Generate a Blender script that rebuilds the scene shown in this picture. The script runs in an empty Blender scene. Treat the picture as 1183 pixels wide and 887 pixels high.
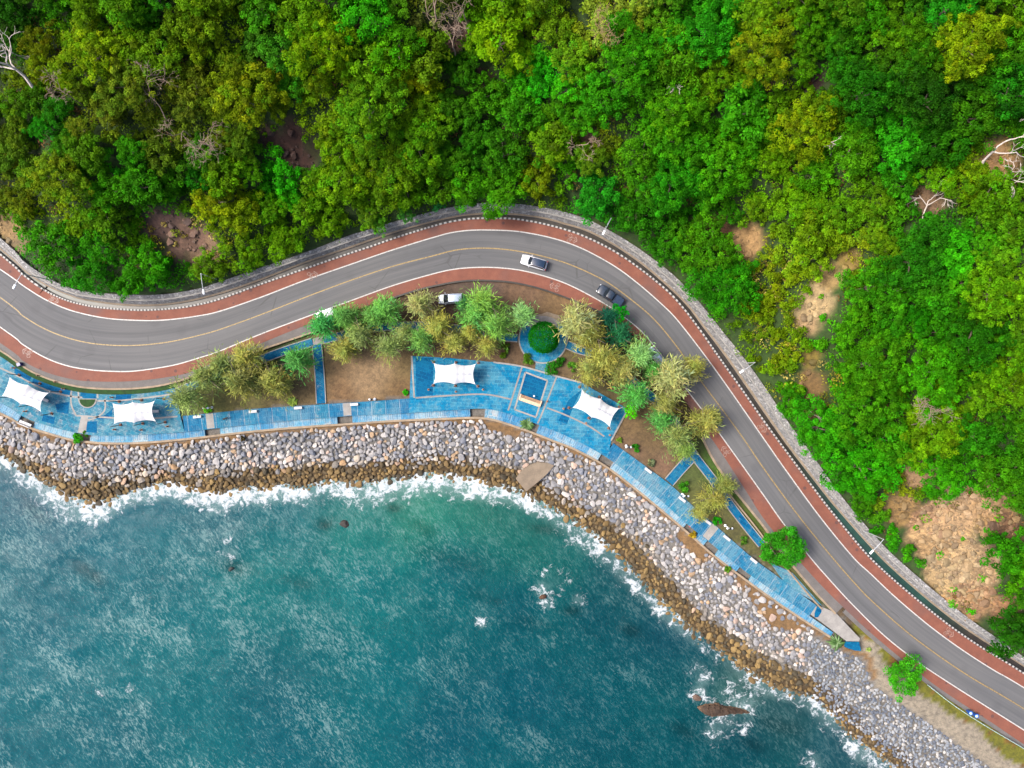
import bpy, bmesh, math, random
import numpy as np
from mathutils import Vector, Matrix
random.seed(7); rng = np.random.default_rng(11)
R = math.radians
SC = bpy.context.scene
COL = SC.collection
# ------------------------------------------------------------------ scale of the place
S = 6.3                      # picture points per metre on the road
H = 1183 / S * 25 / 36       # height of the drone above the road (m)
SEA = -4.6
def P(px, py, z=0.0):        # survey point -> metres on the level z
    k = (H - z) / H / S
    return ((px - 591.5) * k, (443.5 - py) * k, z)
def PX(x, y, z=0.0):
    k = H / (H - z) * S
    return (591.5 + x * k, 443.5 - y * k)
def W2(pts, z=0.0):
    return np.array([P(a, b, z)[:2] for a, b in pts])

# ------------------------------------------------------------------ object helpers
def tag(o, label=None, cat=None, group=None, kind=None):
    if label: o['label'] = label
    if cat: o['category'] = cat
    if group: o['group'] = group
    if kind: o['kind'] = kind
    return o
def empty(name, loc, rz=0.0):
    o = bpy.data.objects.new(name, None); COL.objects.link(o)
    o.empty_display_size = 0.3
    o.location = loc; o.rotation_euler = (0, 0, rz); return o
def link(name, me, mat=None, parent=None, loc=None):
    o = bpy.data.objects.new(name, me); COL.objects.link(o)
    if mat and not me.materials: me.materials.append(mat)
    if parent: o.parent = parent
    if loc is not None: o.location = loc
    return o
def mesh(name, v, f, mat=None, cols=None, uv=None, smooth=False):
    me = bpy.data.meshes.new(name)
    v = np.asarray(v, dtype=np.float64)
    me.from_pydata(v.tolist(), [], f.tolist() if isinstance(f, np.ndarray) else f)
    if cols is not None:
        a = me.color_attributes.new('Col', 'FLOAT_COLOR', 'POINT')
        c = np.ones((len(v), 4), dtype=np.float32); c[:, :3] = cols
        a.data.foreach_set('color', c.ravel())
    if uv is not None:
        l = me.uv_layers.new(name='UVMap')
        idx = np.empty(len(me.loops), dtype=np.int32); me.loops.foreach_get('vertex_index', idx)
        l.data.foreach_set('uv', np.asarray(uv, dtype=np.float32)[idx].ravel())
    if smooth: me.polygons.foreach_set('use_smooth', [True] * len(me.polygons))
    if mat: me.materials.append(mat)
    me.update(); return me
def attr(me, name, vals):
    a = me.attributes.new(name, 'FLOAT', 'POINT'); a.data.foreach_set('value', np.asarray(vals, dtype=np.float32))
class MB:
    """collects solids and builds them as one mesh"""
    def __init__(s): s.v = []; s.f = []
    def add(s, v, f):
        n = len(s.v); s.v += [tuple(p) for p in v]; s.f += [tuple(i + n for i in q) for q in f]
    def box(s, c, d, rz=0.0, taper=1.0, ry=0.0):
        hx, hy, hz = d[0] / 2, d[1] / 2, d[2] / 2
        M = Matrix.Rotation(rz, 3, 'Z') @ Matrix.Rotation(ry, 3, 'Y')
        v = []
        for z, t in ((-hz, 1), (hz, taper)):
            for x, y in ((-hx, -hy), (hx, -hy), (hx, hy), (-hx, hy)):
                v.append(M @ Vector((x * t, y * t, z)) + Vector(c))
        s.add(v, [(3, 2, 1, 0), (4, 5, 6, 7), (0, 1, 5, 4), (1, 2, 6, 5), (2, 3, 7, 6), (3, 0, 4, 7)])
    def tube(s, pts, rad, n=8, cap=True):
        pts = [Vector(p) for p in pts]
        if not hasattr(rad, '__len__'): rad = [rad] * len(pts)
        v = []; f = []; prev = None
        for i, p in enumerate(pts):
            d = (pts[min(i + 1, len(pts) - 1)] - pts[max(i - 1, 0)]).normalized()
            a = d.orthogonal().normalized() if prev is None else (prev - d * prev.dot(d)).normalized()
            prev = a; b = d.cross(a)
            for k in range(n):
                t = 2 * math.pi * k / n
                v.append(p + (a * math.cos(t) + b * math.sin(t)) * rad[i])
        for i in range(len(pts) - 1):
            for k in range(n):
                k2 = (k + 1) % n
                f.append((i * n + k, i * n + k2, (i + 1) * n + k2, (i + 1) * n + k))
        if cap:
            f.append(tuple(range(n))[::-1]); f.append(tuple(range((len(pts) - 1) * n, len(pts) * n)))
        s.add(v, f)
    def lathe(s, prof, c=(0, 0, 0), n=14):
        v = []; f = []
        for r, z in prof:
            for k in range(n):
                t = 2 * math.pi * k / n; v.append((c[0] + r * math.cos(t), c[1] + r * math.sin(t), c[2] + z))
        for i in range(len(prof) - 1):
            for k in range(n):
                k2 = (k + 1) % n; f.append((i * n + k, i * n + k2, (i + 1) * n + k2, (i + 1) * n + k))
        f.append(tuple(range(n))[::-1]); f.append(tuple(range((len(prof) - 1) * n, len(prof) * n)))
        s.add(v, f)
    def loft(s, rings):
        n = len(rings[0]); v = [p for r in rings for p in r]; f = []
        for i in range(len(rings) - 1):
            for k in range(n):
                k2 = (k + 1) % n; f.append((i * n + k, i * n + k2, (i + 1) * n + k2, (i + 1) * n + k))
        f.append(tuple(range(n))[::-1]); f.append(tuple(range((len(rings) - 1) * n, len(rings) * n)))
        s.add(v, f)
    def prism(s, poly, z0, z1):
        bm = bmesh.new(); vs = [bm.verts.new((p[0], p[1], z1)) for p in poly]
        fc = bm.faces.new(vs)
        if fc.normal.z < 0 or sum(poly[i][0] * poly[(i + 1) % len(poly)][1] - poly[(i + 1) % len(poly)][0] * poly[i][1] for i in range(len(poly))) < 0: fc.normal_flip()
        r = bmesh.ops.extrude_face_region(bm, geom=[fc])
        for e in r['geom']:
            if isinstance(e, bmesh.types.BMVert): e.co.z = z0
        bmesh.ops.recalc_face_normals(bm, faces=bm.faces[:])
        bmesh.ops.triangulate(bm, faces=[q for q in bm.faces if len(q.verts) > 4])
        bm.verts.index_update()
        s.add([v.co[:] for v in bm.verts], [tuple(v.index for v in q.verts) for q in bm.faces]); bm.free()
    def mesh(s, name, mat=None, smooth=False):
        me = mesh(name, s.v, s.f, mat, smooth=smooth)
        bm = bmesh.new(); bm.from_mesh(me); bmesh.ops.recalc_face_normals(bm, faces=bm.faces[:]); bm.to_mesh(me); bm.free()
        return me
    def build(s, name, mat=None, parent=None, smooth=False, loc=None):
        return link(name, s.mesh(name, mat, smooth), None, parent, loc)
def copy_tree(o, parent=None):
    c = o.copy(); COL.objects.link(c)
    if parent: c.parent = parent
    for ch in list(o.children): copy_tree(ch, c)
    return c

# ------------------------------------------------------------------ materials
def srgb(r, g, b):
    f = lambda c: ((c / 255 + 0.055) / 1.055) ** 2.4 if c > 10.3 else c / 255 / 12.92
    return (f(r), f(g), f(b))
class NT:
    def __init__(s, name):
        s.m = bpy.data.materials.new(name); s.m.use_nodes = True; s.t = s.m.node_tree; s.n = s.t.nodes; s.l = s.t.links
        s.p = s.n['Principled BSDF']; s.p.inputs['Roughness'].default_value = 0.8
    def node(s, ty, **kw):
        n = s.n.new(ty)
        for k, v in kw.items():
            if k.startswith('i_'):
                n.inputs[k[2:].replace('_', ' ')].default_value = v
            else: setattr(n, k, v)
        return n
    def co(s, kind='Object', scale=(1, 1, 1), rot=(0, 0, 0)):
        c = s.node('ShaderNodeTexCoord'); m = s.node('ShaderNodeMapping')
        m.inputs['Scale'].default_value = scale; m.inputs['Rotation'].default_value = rot
        s.l.new(c.outputs[kind], m.inputs['Vector']); return m.outputs[0]
    def tco(s, deg, k):
        c = s.node('ShaderNodeTexCoord'); m = s.node('ShaderNodeMapping', vector_type='TEXTURE'); m.inputs['Rotation'].default_value = (0, 0, R(deg)); m.inputs['Scale'].default_value = (1, k, 1)
        s.l.new(c.outputs['Object'], m.inputs['Vector']); return m.outputs[0]
    def noise(s, co, scale, detail=4, rough=0.6, dist=0.0):
        n = s.node('ShaderNodeTexNoise'); s.l.new(co, n.inputs['Vector'])
        n.inputs['Scale'].default_value = scale; n.inputs['Detail'].default_value = detail
        n.inputs['Roughness'].default_value = rough; n.inputs['Distortion'].default_value = dist
        return n.outputs['Fac']
    def vor(s, co, scale, feature='F1', out='Distance'):
        n = s.node('ShaderNodeTexVoronoi', feature=feature); s.l.new(co, n.inputs['Vector']); n.inputs['Scale'].default_value = scale
        return n.outputs[out]
    def ramp(s, fac, stops):
        r = s.node('ShaderNodeValToRGB'); e = r.color_ramp.elements
        while len(e) < len(stops): e.new(0.5)
        for i, (p, c) in enumerate(stops):
            e[i].position = p; e[i].color = (c if hasattr(c, '__len__') else (c, c, c)) + (1,) if hasattr(c, '__len__') and len(c) == 3 else (c, c, c, 1)
        s.l.new(fac, r.inputs[0]); return r.outputs['Color']
    def mix(s, fac, a, b, mode='MIX'):
        m = s.node('ShaderNodeMix', data_type='RGBA', blend_type=mode)
        for ix, v in ((0, fac), (6, a), (7, b)):
            sock = m.inputs[ix]
            if hasattr(v, 'is_linked'): s.l.new(v, sock)
            elif ix == 0: sock.default_value = v
            elif hasattr(v, '__len__'): sock.default_value = tuple(v)[:3] + (1,)
            else: sock.default_value = (v, v, v, 1)
        return m.outputs[2]
    def math(s, op, a, b=None, c=None, clamp=False):
        m = s.node('ShaderNodeMath', operation=op, use_clamp=clamp)
        for sock, v in zip(m.inputs, (a, b, c)):
            if v is None: continue
            if hasattr(v, 'is_linked'): s.l.new(v, sock)
            else: sock.default_value = v
        return m.outputs[0]
    def attr(s, name, out='Fac'):
        a = s.node('ShaderNodeAttribute', attribute_name=name); return a.outputs[out]
    def uv(s):
        c = s.node('ShaderNodeTexCoord'); x = s.node('ShaderNodeSeparateXYZ'); s.l.new(c.outputs['UV'], x.inputs[0]); return c.outputs['UV'], x.outputs[0], x.outputs[1]
    def sss(s, f, lo, hi):
        m = s.node('ShaderNodeMapRange', interpolation_type='SMOOTHSTEP'); s.l.new(f, m.inputs[0])
        m.inputs[1].default_value = lo; m.inputs[2].default_value = hi; return m.outputs[0]
    def base(s, c):
        if hasattr(c, 'is_linked'): s.l.new(c, s.p.inputs['Base Color'])
        else: s.p.inputs['Base Color'].default_value = tuple(c) + (1,)
        return s
    def rough(s, v):
        if hasattr(v, 'is_linked'): s.l.new(v, s.p.inputs['Roughness'])
        else: s.p.inputs['Roughness'].default_value = v
        return s
    def bump(s, h, strength=0.4, dist=0.05):
        b = s.node('ShaderNodeBump'); s.l.new(h, b.inputs['Height']); b.inputs['Strength'].default_value = strength; b.inputs['Distance'].default_value = dist
        s.l.new(b.outputs[0], s.p.inputs['Normal']); return s
M = {}
def plain(name, c, rough=0.6, var=0.18, scale=6.0, metal=0.0, coat=0.0, bump=0.0):
    t = NT(name); co = t.co()
    n = t.noise(co, scale, 5)
    a = tuple(x * (1 - var) for x in c); b = tuple(min(1, x * (1 + var)) for x in c)
    t.base(t.ramp(n, [(0.3, a), (0.7, b)])).rough(rough)
    t.p.inputs['Metallic'].default_value = metal
    if coat: t.p.inputs['Coat Weight'].default_value = coat
    if bump: t.bump(n, bump, 0.03)
    M[name] = t.m; return t.m

# weathered asphalt, tyre streaks run along the road (UV: x along, y across, metres)
t = NT('asphalt'); uv, u, v = t.uv()
mp = t.node('ShaderNodeMapping'); mp.inputs['Scale'].default_value = (0.012, 0.75, 1); t.l.new(uv, mp.inputs[0])
st = t.noise(mp.outputs[0], 1.0, 3, 0.55)
mp2 = t.node('ShaderNodeMapping'); mp2.inputs['Scale'].default_value = (0.05, 2.2, 1); t.l.new(uv, mp2.inputs[0])
st2 = t.noise(mp2.outputs[0], 1.0, 4, 0.6)
gr = t.noise(t.co(), 9.0, 5, 0.75); big = t.noise(t.co(), 0.035, 3)
c = t.ramp(st, [(0.3, (0.052, 0.053, 0.055)), (0.7, (0.088, 0.089, 0.09))])
c = t.mix(0.35, c, t.ramp(st2, [(0.35, (0.047, 0.049, 0.053)), (0.65, (0.095, 0.095, 0.096))]))
c = t.mix(0.6, c, t.ramp(big, [(0.35, (0.8, 0.82, 0.86)), (0.65, (1.1, 1.08, 1.05))]), 'MULTIPLY')
c = t.mix(0.5, c, t.ramp(gr, [(0.3, 0.75), (0.7, 1.2)]), 'MULTIPLY')
ck = t.vor(t.co(), 0.16, 'DISTANCE_TO_EDGE'); kn = t.noise(t.co(), 0.11, 3); c = t.mix(t.math('MULTIPLY', t.math('LESS_THAN', ck, 0.012), t.math('MULTIPLY', t.sss(kn, 0.5, 0.6), 0.45)), c, (0.03, 0.03, 0.03))
st3 = t.vor(t.co(), 0.22); c = t.mix(t.math('MULTIPLY', t.sss(st3, 0.3, 0.12), 0.3), c, (0.045, 0.045, 0.048))
t.base(c).rough(0.82).bump(gr, 0.25, 0.02); M['asphalt'] = t.m
# brick red cycle lane
t = NT('red_lane'); uv, u, v = t.uv()
a = t.noise(t.co(), 0.5, 5, 0.7); b = t.noise(t.co(), 0.09, 3); g = t.noise(t.co(), 7, 4, 0.7)
c = t.ramp(a, [(0.25, (0.1, 0.033, 0.02)), (0.55, (0.14, 0.046, 0.027)), (0.8, (0.165, 0.064, 0.04))])
c = t.mix(t.sss(b, 0.5, 0.72), c, (0.095, 0.048, 0.04))
c = t.mix(0.5, c, t.ramp(g, [(0.3, 0.72), (0.72, 1.22)]), 'MULTIPLY')
sp = t.vor(t.co(), 0.42); c = t.mix(t.math('LESS_THAN', sp, 0.13), c, (0.07, 0.03, 0.025))
t.base(c).rough(0.85).bump(g, 0.2, 0.02); M['red_lane'] = t.m
def paint(name, col, wear):
    t = NT(name); g = t.noise(t.co(), 3.2, 6, 0.75); w = t.sss(g, wear, wear + 0.18)
    t.base(t.mix(w, tuple(x * 0.45 for x in col), col)).rough(0.6); M[name] = t.m
paint('white_paint', (0.34, 0.33, 0.31), 0.34); paint('yellow_paint', (0.22, 0.15, 0.05), 0.37); paint('faded_paint', (0.27, 0.17, 0.135), 0.44)
# kerb painted in black and white blocks (UV x along)
t = NT('kerb_paint'); uv, u, v = t.uv()
f = t.math('FRACT', t.math('MULTIPLY', u, 1 / 0.72)); w = t.math('LESS_THAN', f, 0.52)
g = t.noise(t.co(), 2.5, 5, 0.7)
c = t.mix(w, t.ramp(g, [(0.3, (0.018, 0.018, 0.02)), (0.75, (0.06, 0.055, 0.05))]), t.ramp(g, [(0.25, (0.3, 0.29, 0.27)), (0.6, (0.27, 0.26, 0.245))]))
t.base(c).rough(0.7); M['kerb_paint'] = t.m
# concrete
def concrete(name, c, mottled=0.25, rough=0.85):
    t = NT(name); a = t.noise(t.co(), 0.7, 6, 0.7); g = t.noise(t.co(), 6, 4, 0.7)
    lo = tuple(x * (1 - mottled) for x in c); hi = tuple(x * (1 + mottled) for x in c)
    k = t.mix(0.4, t.ramp(a, [(0.3, lo), (0.7, hi)]), t.ramp(g, [(0.3, 0.7), (0.7, 1.25)]), 'MULTIPLY')
    t.base(k).rough(rough).bump(g, 0.25, 0.02); M[name] = t.m
concrete('concrete', (0.16, 0.15, 0.14)); concrete('pale_concrete', (0.19, 0.18, 0.165)); concrete('grey_pavement', (0.09, 0.082, 0.076), 0.2)
concrete('tan_concrete', (0.15, 0.115, 0.078)); concrete('beige_kerb', (0.2, 0.15, 0.098), 0.3); concrete('white_stone', (0.36, 0.36, 0.36), 0.1, 0.6)
# drain channel: dark damp floor, green in places (UV x)
t = NT('drain_floor'); uv, u, v = t.uv(); a = t.noise(t.co(), 0.8, 5); b = t.noise(t.co(), 0.02, 2)
c = t.ramp(a, [(0.3, (0.008, 0.007, 0.005)), (0.75, (0.035, 0.026, 0.016))])
c = t.mix(t.attr('green'), c, t.ramp(a, [(0.3, (0.004, 0.02, 0.014)), (0.75, (0.012, 0.05, 0.035))]))
t.base(c).rough(0.45); M['drain_floor'] = t.m
# stone masonry
t = NT('rubble_stone'); co = t.co(scale=(1, 1, 1)); e = t.vor(co, 2.9, 'DISTANCE_TO_EDGE'); cc = t.vor(co, 2.9, 'F1', 'Color')
sx = t.node('ShaderNodeSeparateColor'); t.l.new(cc, sx.inputs[0])
st = t.ramp(sx.outputs[0], [(0.0, (0.11, 0.11, 0.112)), (0.4, (0.17, 0.167, 0.164)), (0.8, (0.225, 0.22, 0.213)), (1.0, (0.31, 0.305, 0.3))])
g = t.noise(co, 5, 5, 0.7); st = t.mix(0.6, st, t.ramp(g, [(0.3, 0.6), (0.7, 1.25)]), 'MULTIPLY')
c = t.mix(t.sss(e, 0.0, 0.08), (0.10, 0.095, 0.085), st)
t.base(c).rough(0.9).bump(t.sss(e, 0.0, 0.14), 0.8, 0.08); M['rubble_stone'] = t.m
# blue painted promenade; kind: how worn
def bluepave(name, deep, light, worn, joints):
    t = NT(name); co = t.co()
    a = t.noise(co, 0.22, 4, 0.65); g = t.noise(co, 1.1, 7, 0.82, 0.4); f = t.noise(co, 5, 4, 0.8)
    c = t.mix(t.sss(t.math('ADD', t.math('MULTIPLY', a, 0.55), t.math('MULTIPLY', g, 0.45)), 0.43, 0.57), deep, light)
    c = t.mix(t.sss(g, worn, worn + 0.22), c, (0.15, 0.18, 0.2))
    if joints == 'uv':
        uv, u, v = t.uv()
        cell = t.math('FLOOR', t.math('MULTIPLY', u, 1 / 2.6)); wn = t.node('ShaderNodeTexWhiteNoise', noise_dimensions='1D'); t.l.new(cell, wn.inputs['W'])
        c = t.mix(0.75, c, t.ramp(wn.outputs[0], [(0.0, (0.3, 0.62, 0.85)), (0.4, (0.9, 0.95, 1)), (0.7, (1.1, 1.05, 1.0)), (1.0, (1.4, 1.12, 1.0))]), 'MULTIPLY')
        fu = t.math('FRACT', t.math('MULTIPLY', u, 1 / 2.6)); j = t.math('LESS_THAN', fu, 0.05)
        c = t.mix(t.math('MULTIPLY', j, 0.6), c, (0.16, 0.2, 0.235))
        br = t.node('ShaderNodeTexBrick'); t.l.new(uv, br.inputs[0]); br.inputs['Scale'].default_value = 1.0
        br.inputs['Brick Width'].default_value = 0.4; br.inputs['Row Height'].default_value = 1.1; br.inputs['Mortar Size'].default_value = 0.045
    else:
        br = t.node('ShaderNodeTexBrick'); t.l.new(t.co(rot=(0, 0, joints)), br.inputs[0]); br.inputs['Scale'].default_value = 1.0
        br.inputs['Brick Width'].default_value = 1.3; br.inputs['Row Height'].default_value = 0.65; br.inputs['Mortar Size'].default_value = 0.05
    br.inputs['Color1'].default_value = (0.68, 0.74, 0.8, 1); br.inputs['Color2'].default_value = (1.3, 1.2, 1.12, 1); br.inputs['Mortar'].default_value = (1.7, 1.35, 1.2, 1)
    c = t.mix(0.8, c, br.outputs['Color'], 'MULTIPLY')
    c = t.mix(0.8, c, t.ramp(f, [(0.3, 0.62), (0.7, 1.38)]), 'MULTIPLY')
    t.base(c).rough(0.8).bump(f, 0.15, 0.02); t.p.inputs['Specular IOR Level'].default_value = 0.08; M[name] = t.m
bluepave('blue_promenade', (0.012, 0.1, 0.178), (0.05, 0.135, 0.195), 0.53, 'uv')
bluepave('blue_step', (0.05, 0.165, 0.255), (0.135, 0.225, 0.28), 0.48, 'uv')
bluepave('blue_plaza', (0.001, 0.1, 0.2), (0.035, 0.145, 0.215), 0.55, 0.05)
bluepave('blue_plaza_worn', (0.014, 0.105, 0.165), (0.05, 0.14, 0.185), 0.48, 0.4)
bluepave('blue_path', (0.0015, 0.065, 0.145), (0.012, 0.09, 0.16), 0.55, 0.6)
bluepave('deep_blue', (0.0005, 0.055, 0.135), (0.002, 0.07, 0.15), 0.66, 0.3)
# ground sheet: colours come from the ground itself (soil, grass, sand), fine grain from noise
t = NT('ground'); col = t.attr('Col', 'Color'); g = t.noise(t.co(), 1.3, 7, 0.75); f = t.noise(t.co(), 6, 4, 0.75); b = t.noise(t.co(), 0.25, 4)
c = t.mix(0.9, col, t.ramp(g, [(0.3, (0.42, 0.42, 0.4)), (0.7, (1.5, 1.46, 1.4))]), 'MULTIPLY')
c = t.mix(0.55, c, t.ramp(f, [(0.3, 0.6), (0.7, 1.4)]), 'MULTIPLY')
st = t.noise(t.co(scale=(0.5, 1.0, 1.0)), 0.9, 8, 0.78, 1.2)
c = t.mix(t.attr('rock'), c, t.mix(1.0, c, t.ramp(st, [(0.34, (0.38, 0.32, 0.27)), (0.48, (0.95, 0.9, 0.84)), (0.6, (1.45, 1.36, 1.2)), (0.72, (0.95, 0.9, 0.85))]), 'MULTIPLY'))
t.base(c).rough(0.95).bump(g, 0.5, 0.12); M['ground'] = t.m
# leaves: own colour x per clump tint
def leafmat(name, use_obj=True, trans=0.38):
    t = NT(name); tint = t.attr('Col', 'Color')
    if use_obj:
        oi = t.node('ShaderNodeObjectInfo'); c = t.mix(1.0, oi.outputs['Color'], tint, 'MULTIPLY')
    else: c = tint
    t.base(c).rough(0.62); t.p.inputs['Specular IOR Level'].default_value = 0.04
    tr = t.node('ShaderNodeBsdfTranslucent'); t.l.new(c, tr.inputs[0]); mx = t.node('ShaderNodeMixShader'); mx.inputs[0].default_value = trans
    t.l.new(t.p.outputs[0], mx.inputs[1]); t.l.new(tr.outputs[0], mx.inputs[2]); t.l.new(mx.outputs[0], t.n['Material Output'].inputs[0]); M[name] = t.m
leafmat('leaves'); leafmat('needles', trans=0.25); leafmat('undergrowth_leaves', False)
plain('bark', (0.13, 0.10, 0.075), 0.95, 0.35, 4, bump=0.5); plain('dead_wood', (0.38, 0.33, 0.29), 0.9, 0.3, 5, bump=0.4); plain('brown_twigs', (0.2, 0.14, 0.1), 0.95, 0.3, 5)
# boulders
t = NT('boulder'); col = t.attr('Col', 'Color'); g = t.noise(t.co(), 2.6, 6, 0.7); f = t.noise(t.co(), 11, 3, 0.7)
c = t.mix(0.7, col, t.ramp(g, [(0.28, (0.62, 0.6, 0.58)), (0.7, (1.25, 1.25, 1.25))]), 'MULTIPLY'); c = t.mix(0.4, c, t.ramp(f, [(0.3, 0.7), (0.7, 1.25)]), 'MULTIPLY')
t.base(c).rough(0.8).bump(g, 0.5, 0.05); M['boulder'] = t.m
# sea
t = NT('sea'); col = t.attr('Col', 'Color'); foam = t.attr('foam'); chop = t.attr('chop'); co = t.co()
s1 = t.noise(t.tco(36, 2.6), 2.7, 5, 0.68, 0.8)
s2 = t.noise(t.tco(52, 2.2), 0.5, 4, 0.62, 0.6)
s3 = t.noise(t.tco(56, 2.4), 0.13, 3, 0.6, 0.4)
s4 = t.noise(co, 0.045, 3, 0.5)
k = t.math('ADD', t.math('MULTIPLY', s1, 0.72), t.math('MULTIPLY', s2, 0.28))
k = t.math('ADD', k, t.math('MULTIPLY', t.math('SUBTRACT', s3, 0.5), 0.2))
sky_fleck = t.math('MULTIPLY', t.sss(k, 0.49, 0.65), chop)
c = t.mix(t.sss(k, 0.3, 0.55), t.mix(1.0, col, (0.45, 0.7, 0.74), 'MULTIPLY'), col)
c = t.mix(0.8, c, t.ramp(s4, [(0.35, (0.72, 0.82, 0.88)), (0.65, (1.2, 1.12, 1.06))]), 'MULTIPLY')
sky_fleck = t.math('MULTIPLY', sky_fleck, t.math('ADD', 0.5, t.math('MULTIPLY', t.sss(s3, 0.34, 0.64), 0.55)))
c = t.mix(t.math('MULTIPLY', sky_fleck, 0.8), c, (0.115, 0.19, 0.188))  # pale crest flecks: sky reflection painted into the water colour
fd = t.noise(co, 0.9, 4, 0.6, 0.3); wp = t.node('ShaderNodeVectorMath', operation='MULTIPLY_ADD')
nz = t.node('ShaderNodeTexNoise'); t.l.new(co, nz.inputs['Vector']); nz.inputs['Scale'].default_value = 0.8
t.l.new(nz.outputs['Color'], wp.inputs[0]); wp.inputs[1].default_value = (1.6, 1.6, 0); t.l.new(co, wp.inputs[2])
lace = t.vor(wp.outputs[0], 0.85, 'DISTANCE_TO_EDGE'); lace2 = t.vor(wp.outputs[0], 2.0, 'DISTANCE_TO_EDGE')
n4 = t.noise(co, 0.55, 6, 0.72, 0.6)
l = t.math('MAXIMUM', t.math('SUBTRACT', 0.30, lace), t.math('SUBTRACT', 0.24, lace2))
f1 = t.math('ADD', t.math('ADD', t.math('MULTIPLY', foam, 0.66), t.math('MULTIPLY', l, 1.25)), t.math('MULTIPLY', t.math('SUBTRACT', n4, 0.5), 2.9))
fm = t.math('MULTIPLY', t.sss(f1, 0.5, 1.0), 0.94)
c = t.mix(t.math('MULTIPLY', t.sss(foam, 0.1, 0.9), 0.42), c, (0.13, 0.2, 0.19))
fm = t.math('MULTIPLY', fm, t.sss(foam, 0.02, 0.22))
c = t.mix(fm, c, (0.36, 0.385, 0.40))
t.base(c); t.rough(t.math('ADD', 0.12, t.math('MULTIPLY', fm, 0.6)))
t.p.inputs['IOR'].default_value = 1.33; t.p.inputs['Specular IOR Level'].default_value = 0.2
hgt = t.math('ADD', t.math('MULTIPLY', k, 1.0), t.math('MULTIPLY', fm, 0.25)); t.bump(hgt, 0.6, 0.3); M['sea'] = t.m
# small stuff
plain('canopy_fabric', (0.44, 0.44, 0.45), 0.6, 0.05, 1.0); plain('dark_steel', (0.05, 0.05, 0.055), 0.45, 0.2, metal=0.4); plain('rust_brown', (0.17, 0.075, 0.045), 0.8, 0.3)
plain('galvanised', (0.45, 0.47, 0.49), 0.4, 0.12, metal=0.5); plain('lamp_white', (0.75, 0.78, 0.82), 0.35, 0.05); plain('glass_dark', (0.012, 0.016, 0.022), 0.08, 0.1)
plain('car_white', (0.48, 0.49, 0.51), 0.25, 0.02, coat=0.6); plain('car_black', (0.008, 0.016, 0.028), 0.18, 0.1, coat=0.8); plain('car_silver', (0.38, 0.42, 0.48), 0.28, 0.04, metal=0.4, coat=0.6)
plain('car_roof_navy', (0.006, 0.018, 0.04), 0.15, 0.1, coat=0.8); plain('car_blue_grey', (0.30, 0.36, 0.45), 0.3, 0.04, metal=0.3, coat=0.6)
plain('rubber', (0.02, 0.02, 0.02), 0.85); plain('headlamp', (0.7, 0.72, 0.75), 0.1, 0.02); plain('tail_red', (0.35, 0.01, 0.01), 0.2, 0.05); plain('chrome', (0.6, 0.6, 0.62), 0.15, 0.03, metal=1.0)
plain('wood', (0.24, 0.14, 0.075), 0.75, 0.3, 3, bump=0.3); plain('pale_wood', (0.42, 0.31, 0.2), 0.75, 0.25, 3); plain('bin_blue', (0.01, 0.06, 0.26), 0.4, 0.12); plain('bin_lid', (0.35, 0.48, 0.65), 0.4, 0.1)
plain('navy_plastic', (0.006, 0.008, 0.09), 0.4, 0.1); plain('dog_fur', (0.022, 0.018, 0.016), 0.9, 0.3); plain('red_cloth', (0.45, 0.03, 0.05), 0.8, 0.2); plain('white_cloth', (0.6, 0.6, 0.65), 0.8, 0.1); plain('rail_green', (0.25, 0.36, 0.33), 0.5, 0.2)
plain('palm_leaf', (0.045, 0.10, 0.018), 0.5, 0.3, 2); plain('lime_leaf', (0.13, 0.2, 0.012), 0.55, 0.35, 2); plain('bush_leaf', (0.03, 0.12, 0.008), 0.55, 0.35, 2); plain('fur_tan', (0.2, 0.12, 0.06), 0.9)

# canopy seams: sewn panels across the cloth, a little grime
t = NT('canopy_cloth'); c = t.node('ShaderNodeTexCoord'); x = t.node('ShaderNodeSeparateXYZ'); t.l.new(c.outputs['Object'], x.inputs[0])
fr = t.math('FRACT', t.math('ADD', t.math('MULTIPLY', x.outputs[0], 1 / 1.25), 0.5)); se = t.math('LESS_THAN', fr, 0.05); g = t.noise(t.co(), 0.9, 5, 0.7)
t.base(t.mix(t.math('MULTIPLY', se, 0.35), t.ramp(g, [(0.25, (0.36, 0.36, 0.36)), (0.6, (0.45, 0.45, 0.46))]), (0.3, 0.3, 0.31))).rough(0.65); M['canopy_fabric'] = t.m
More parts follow.
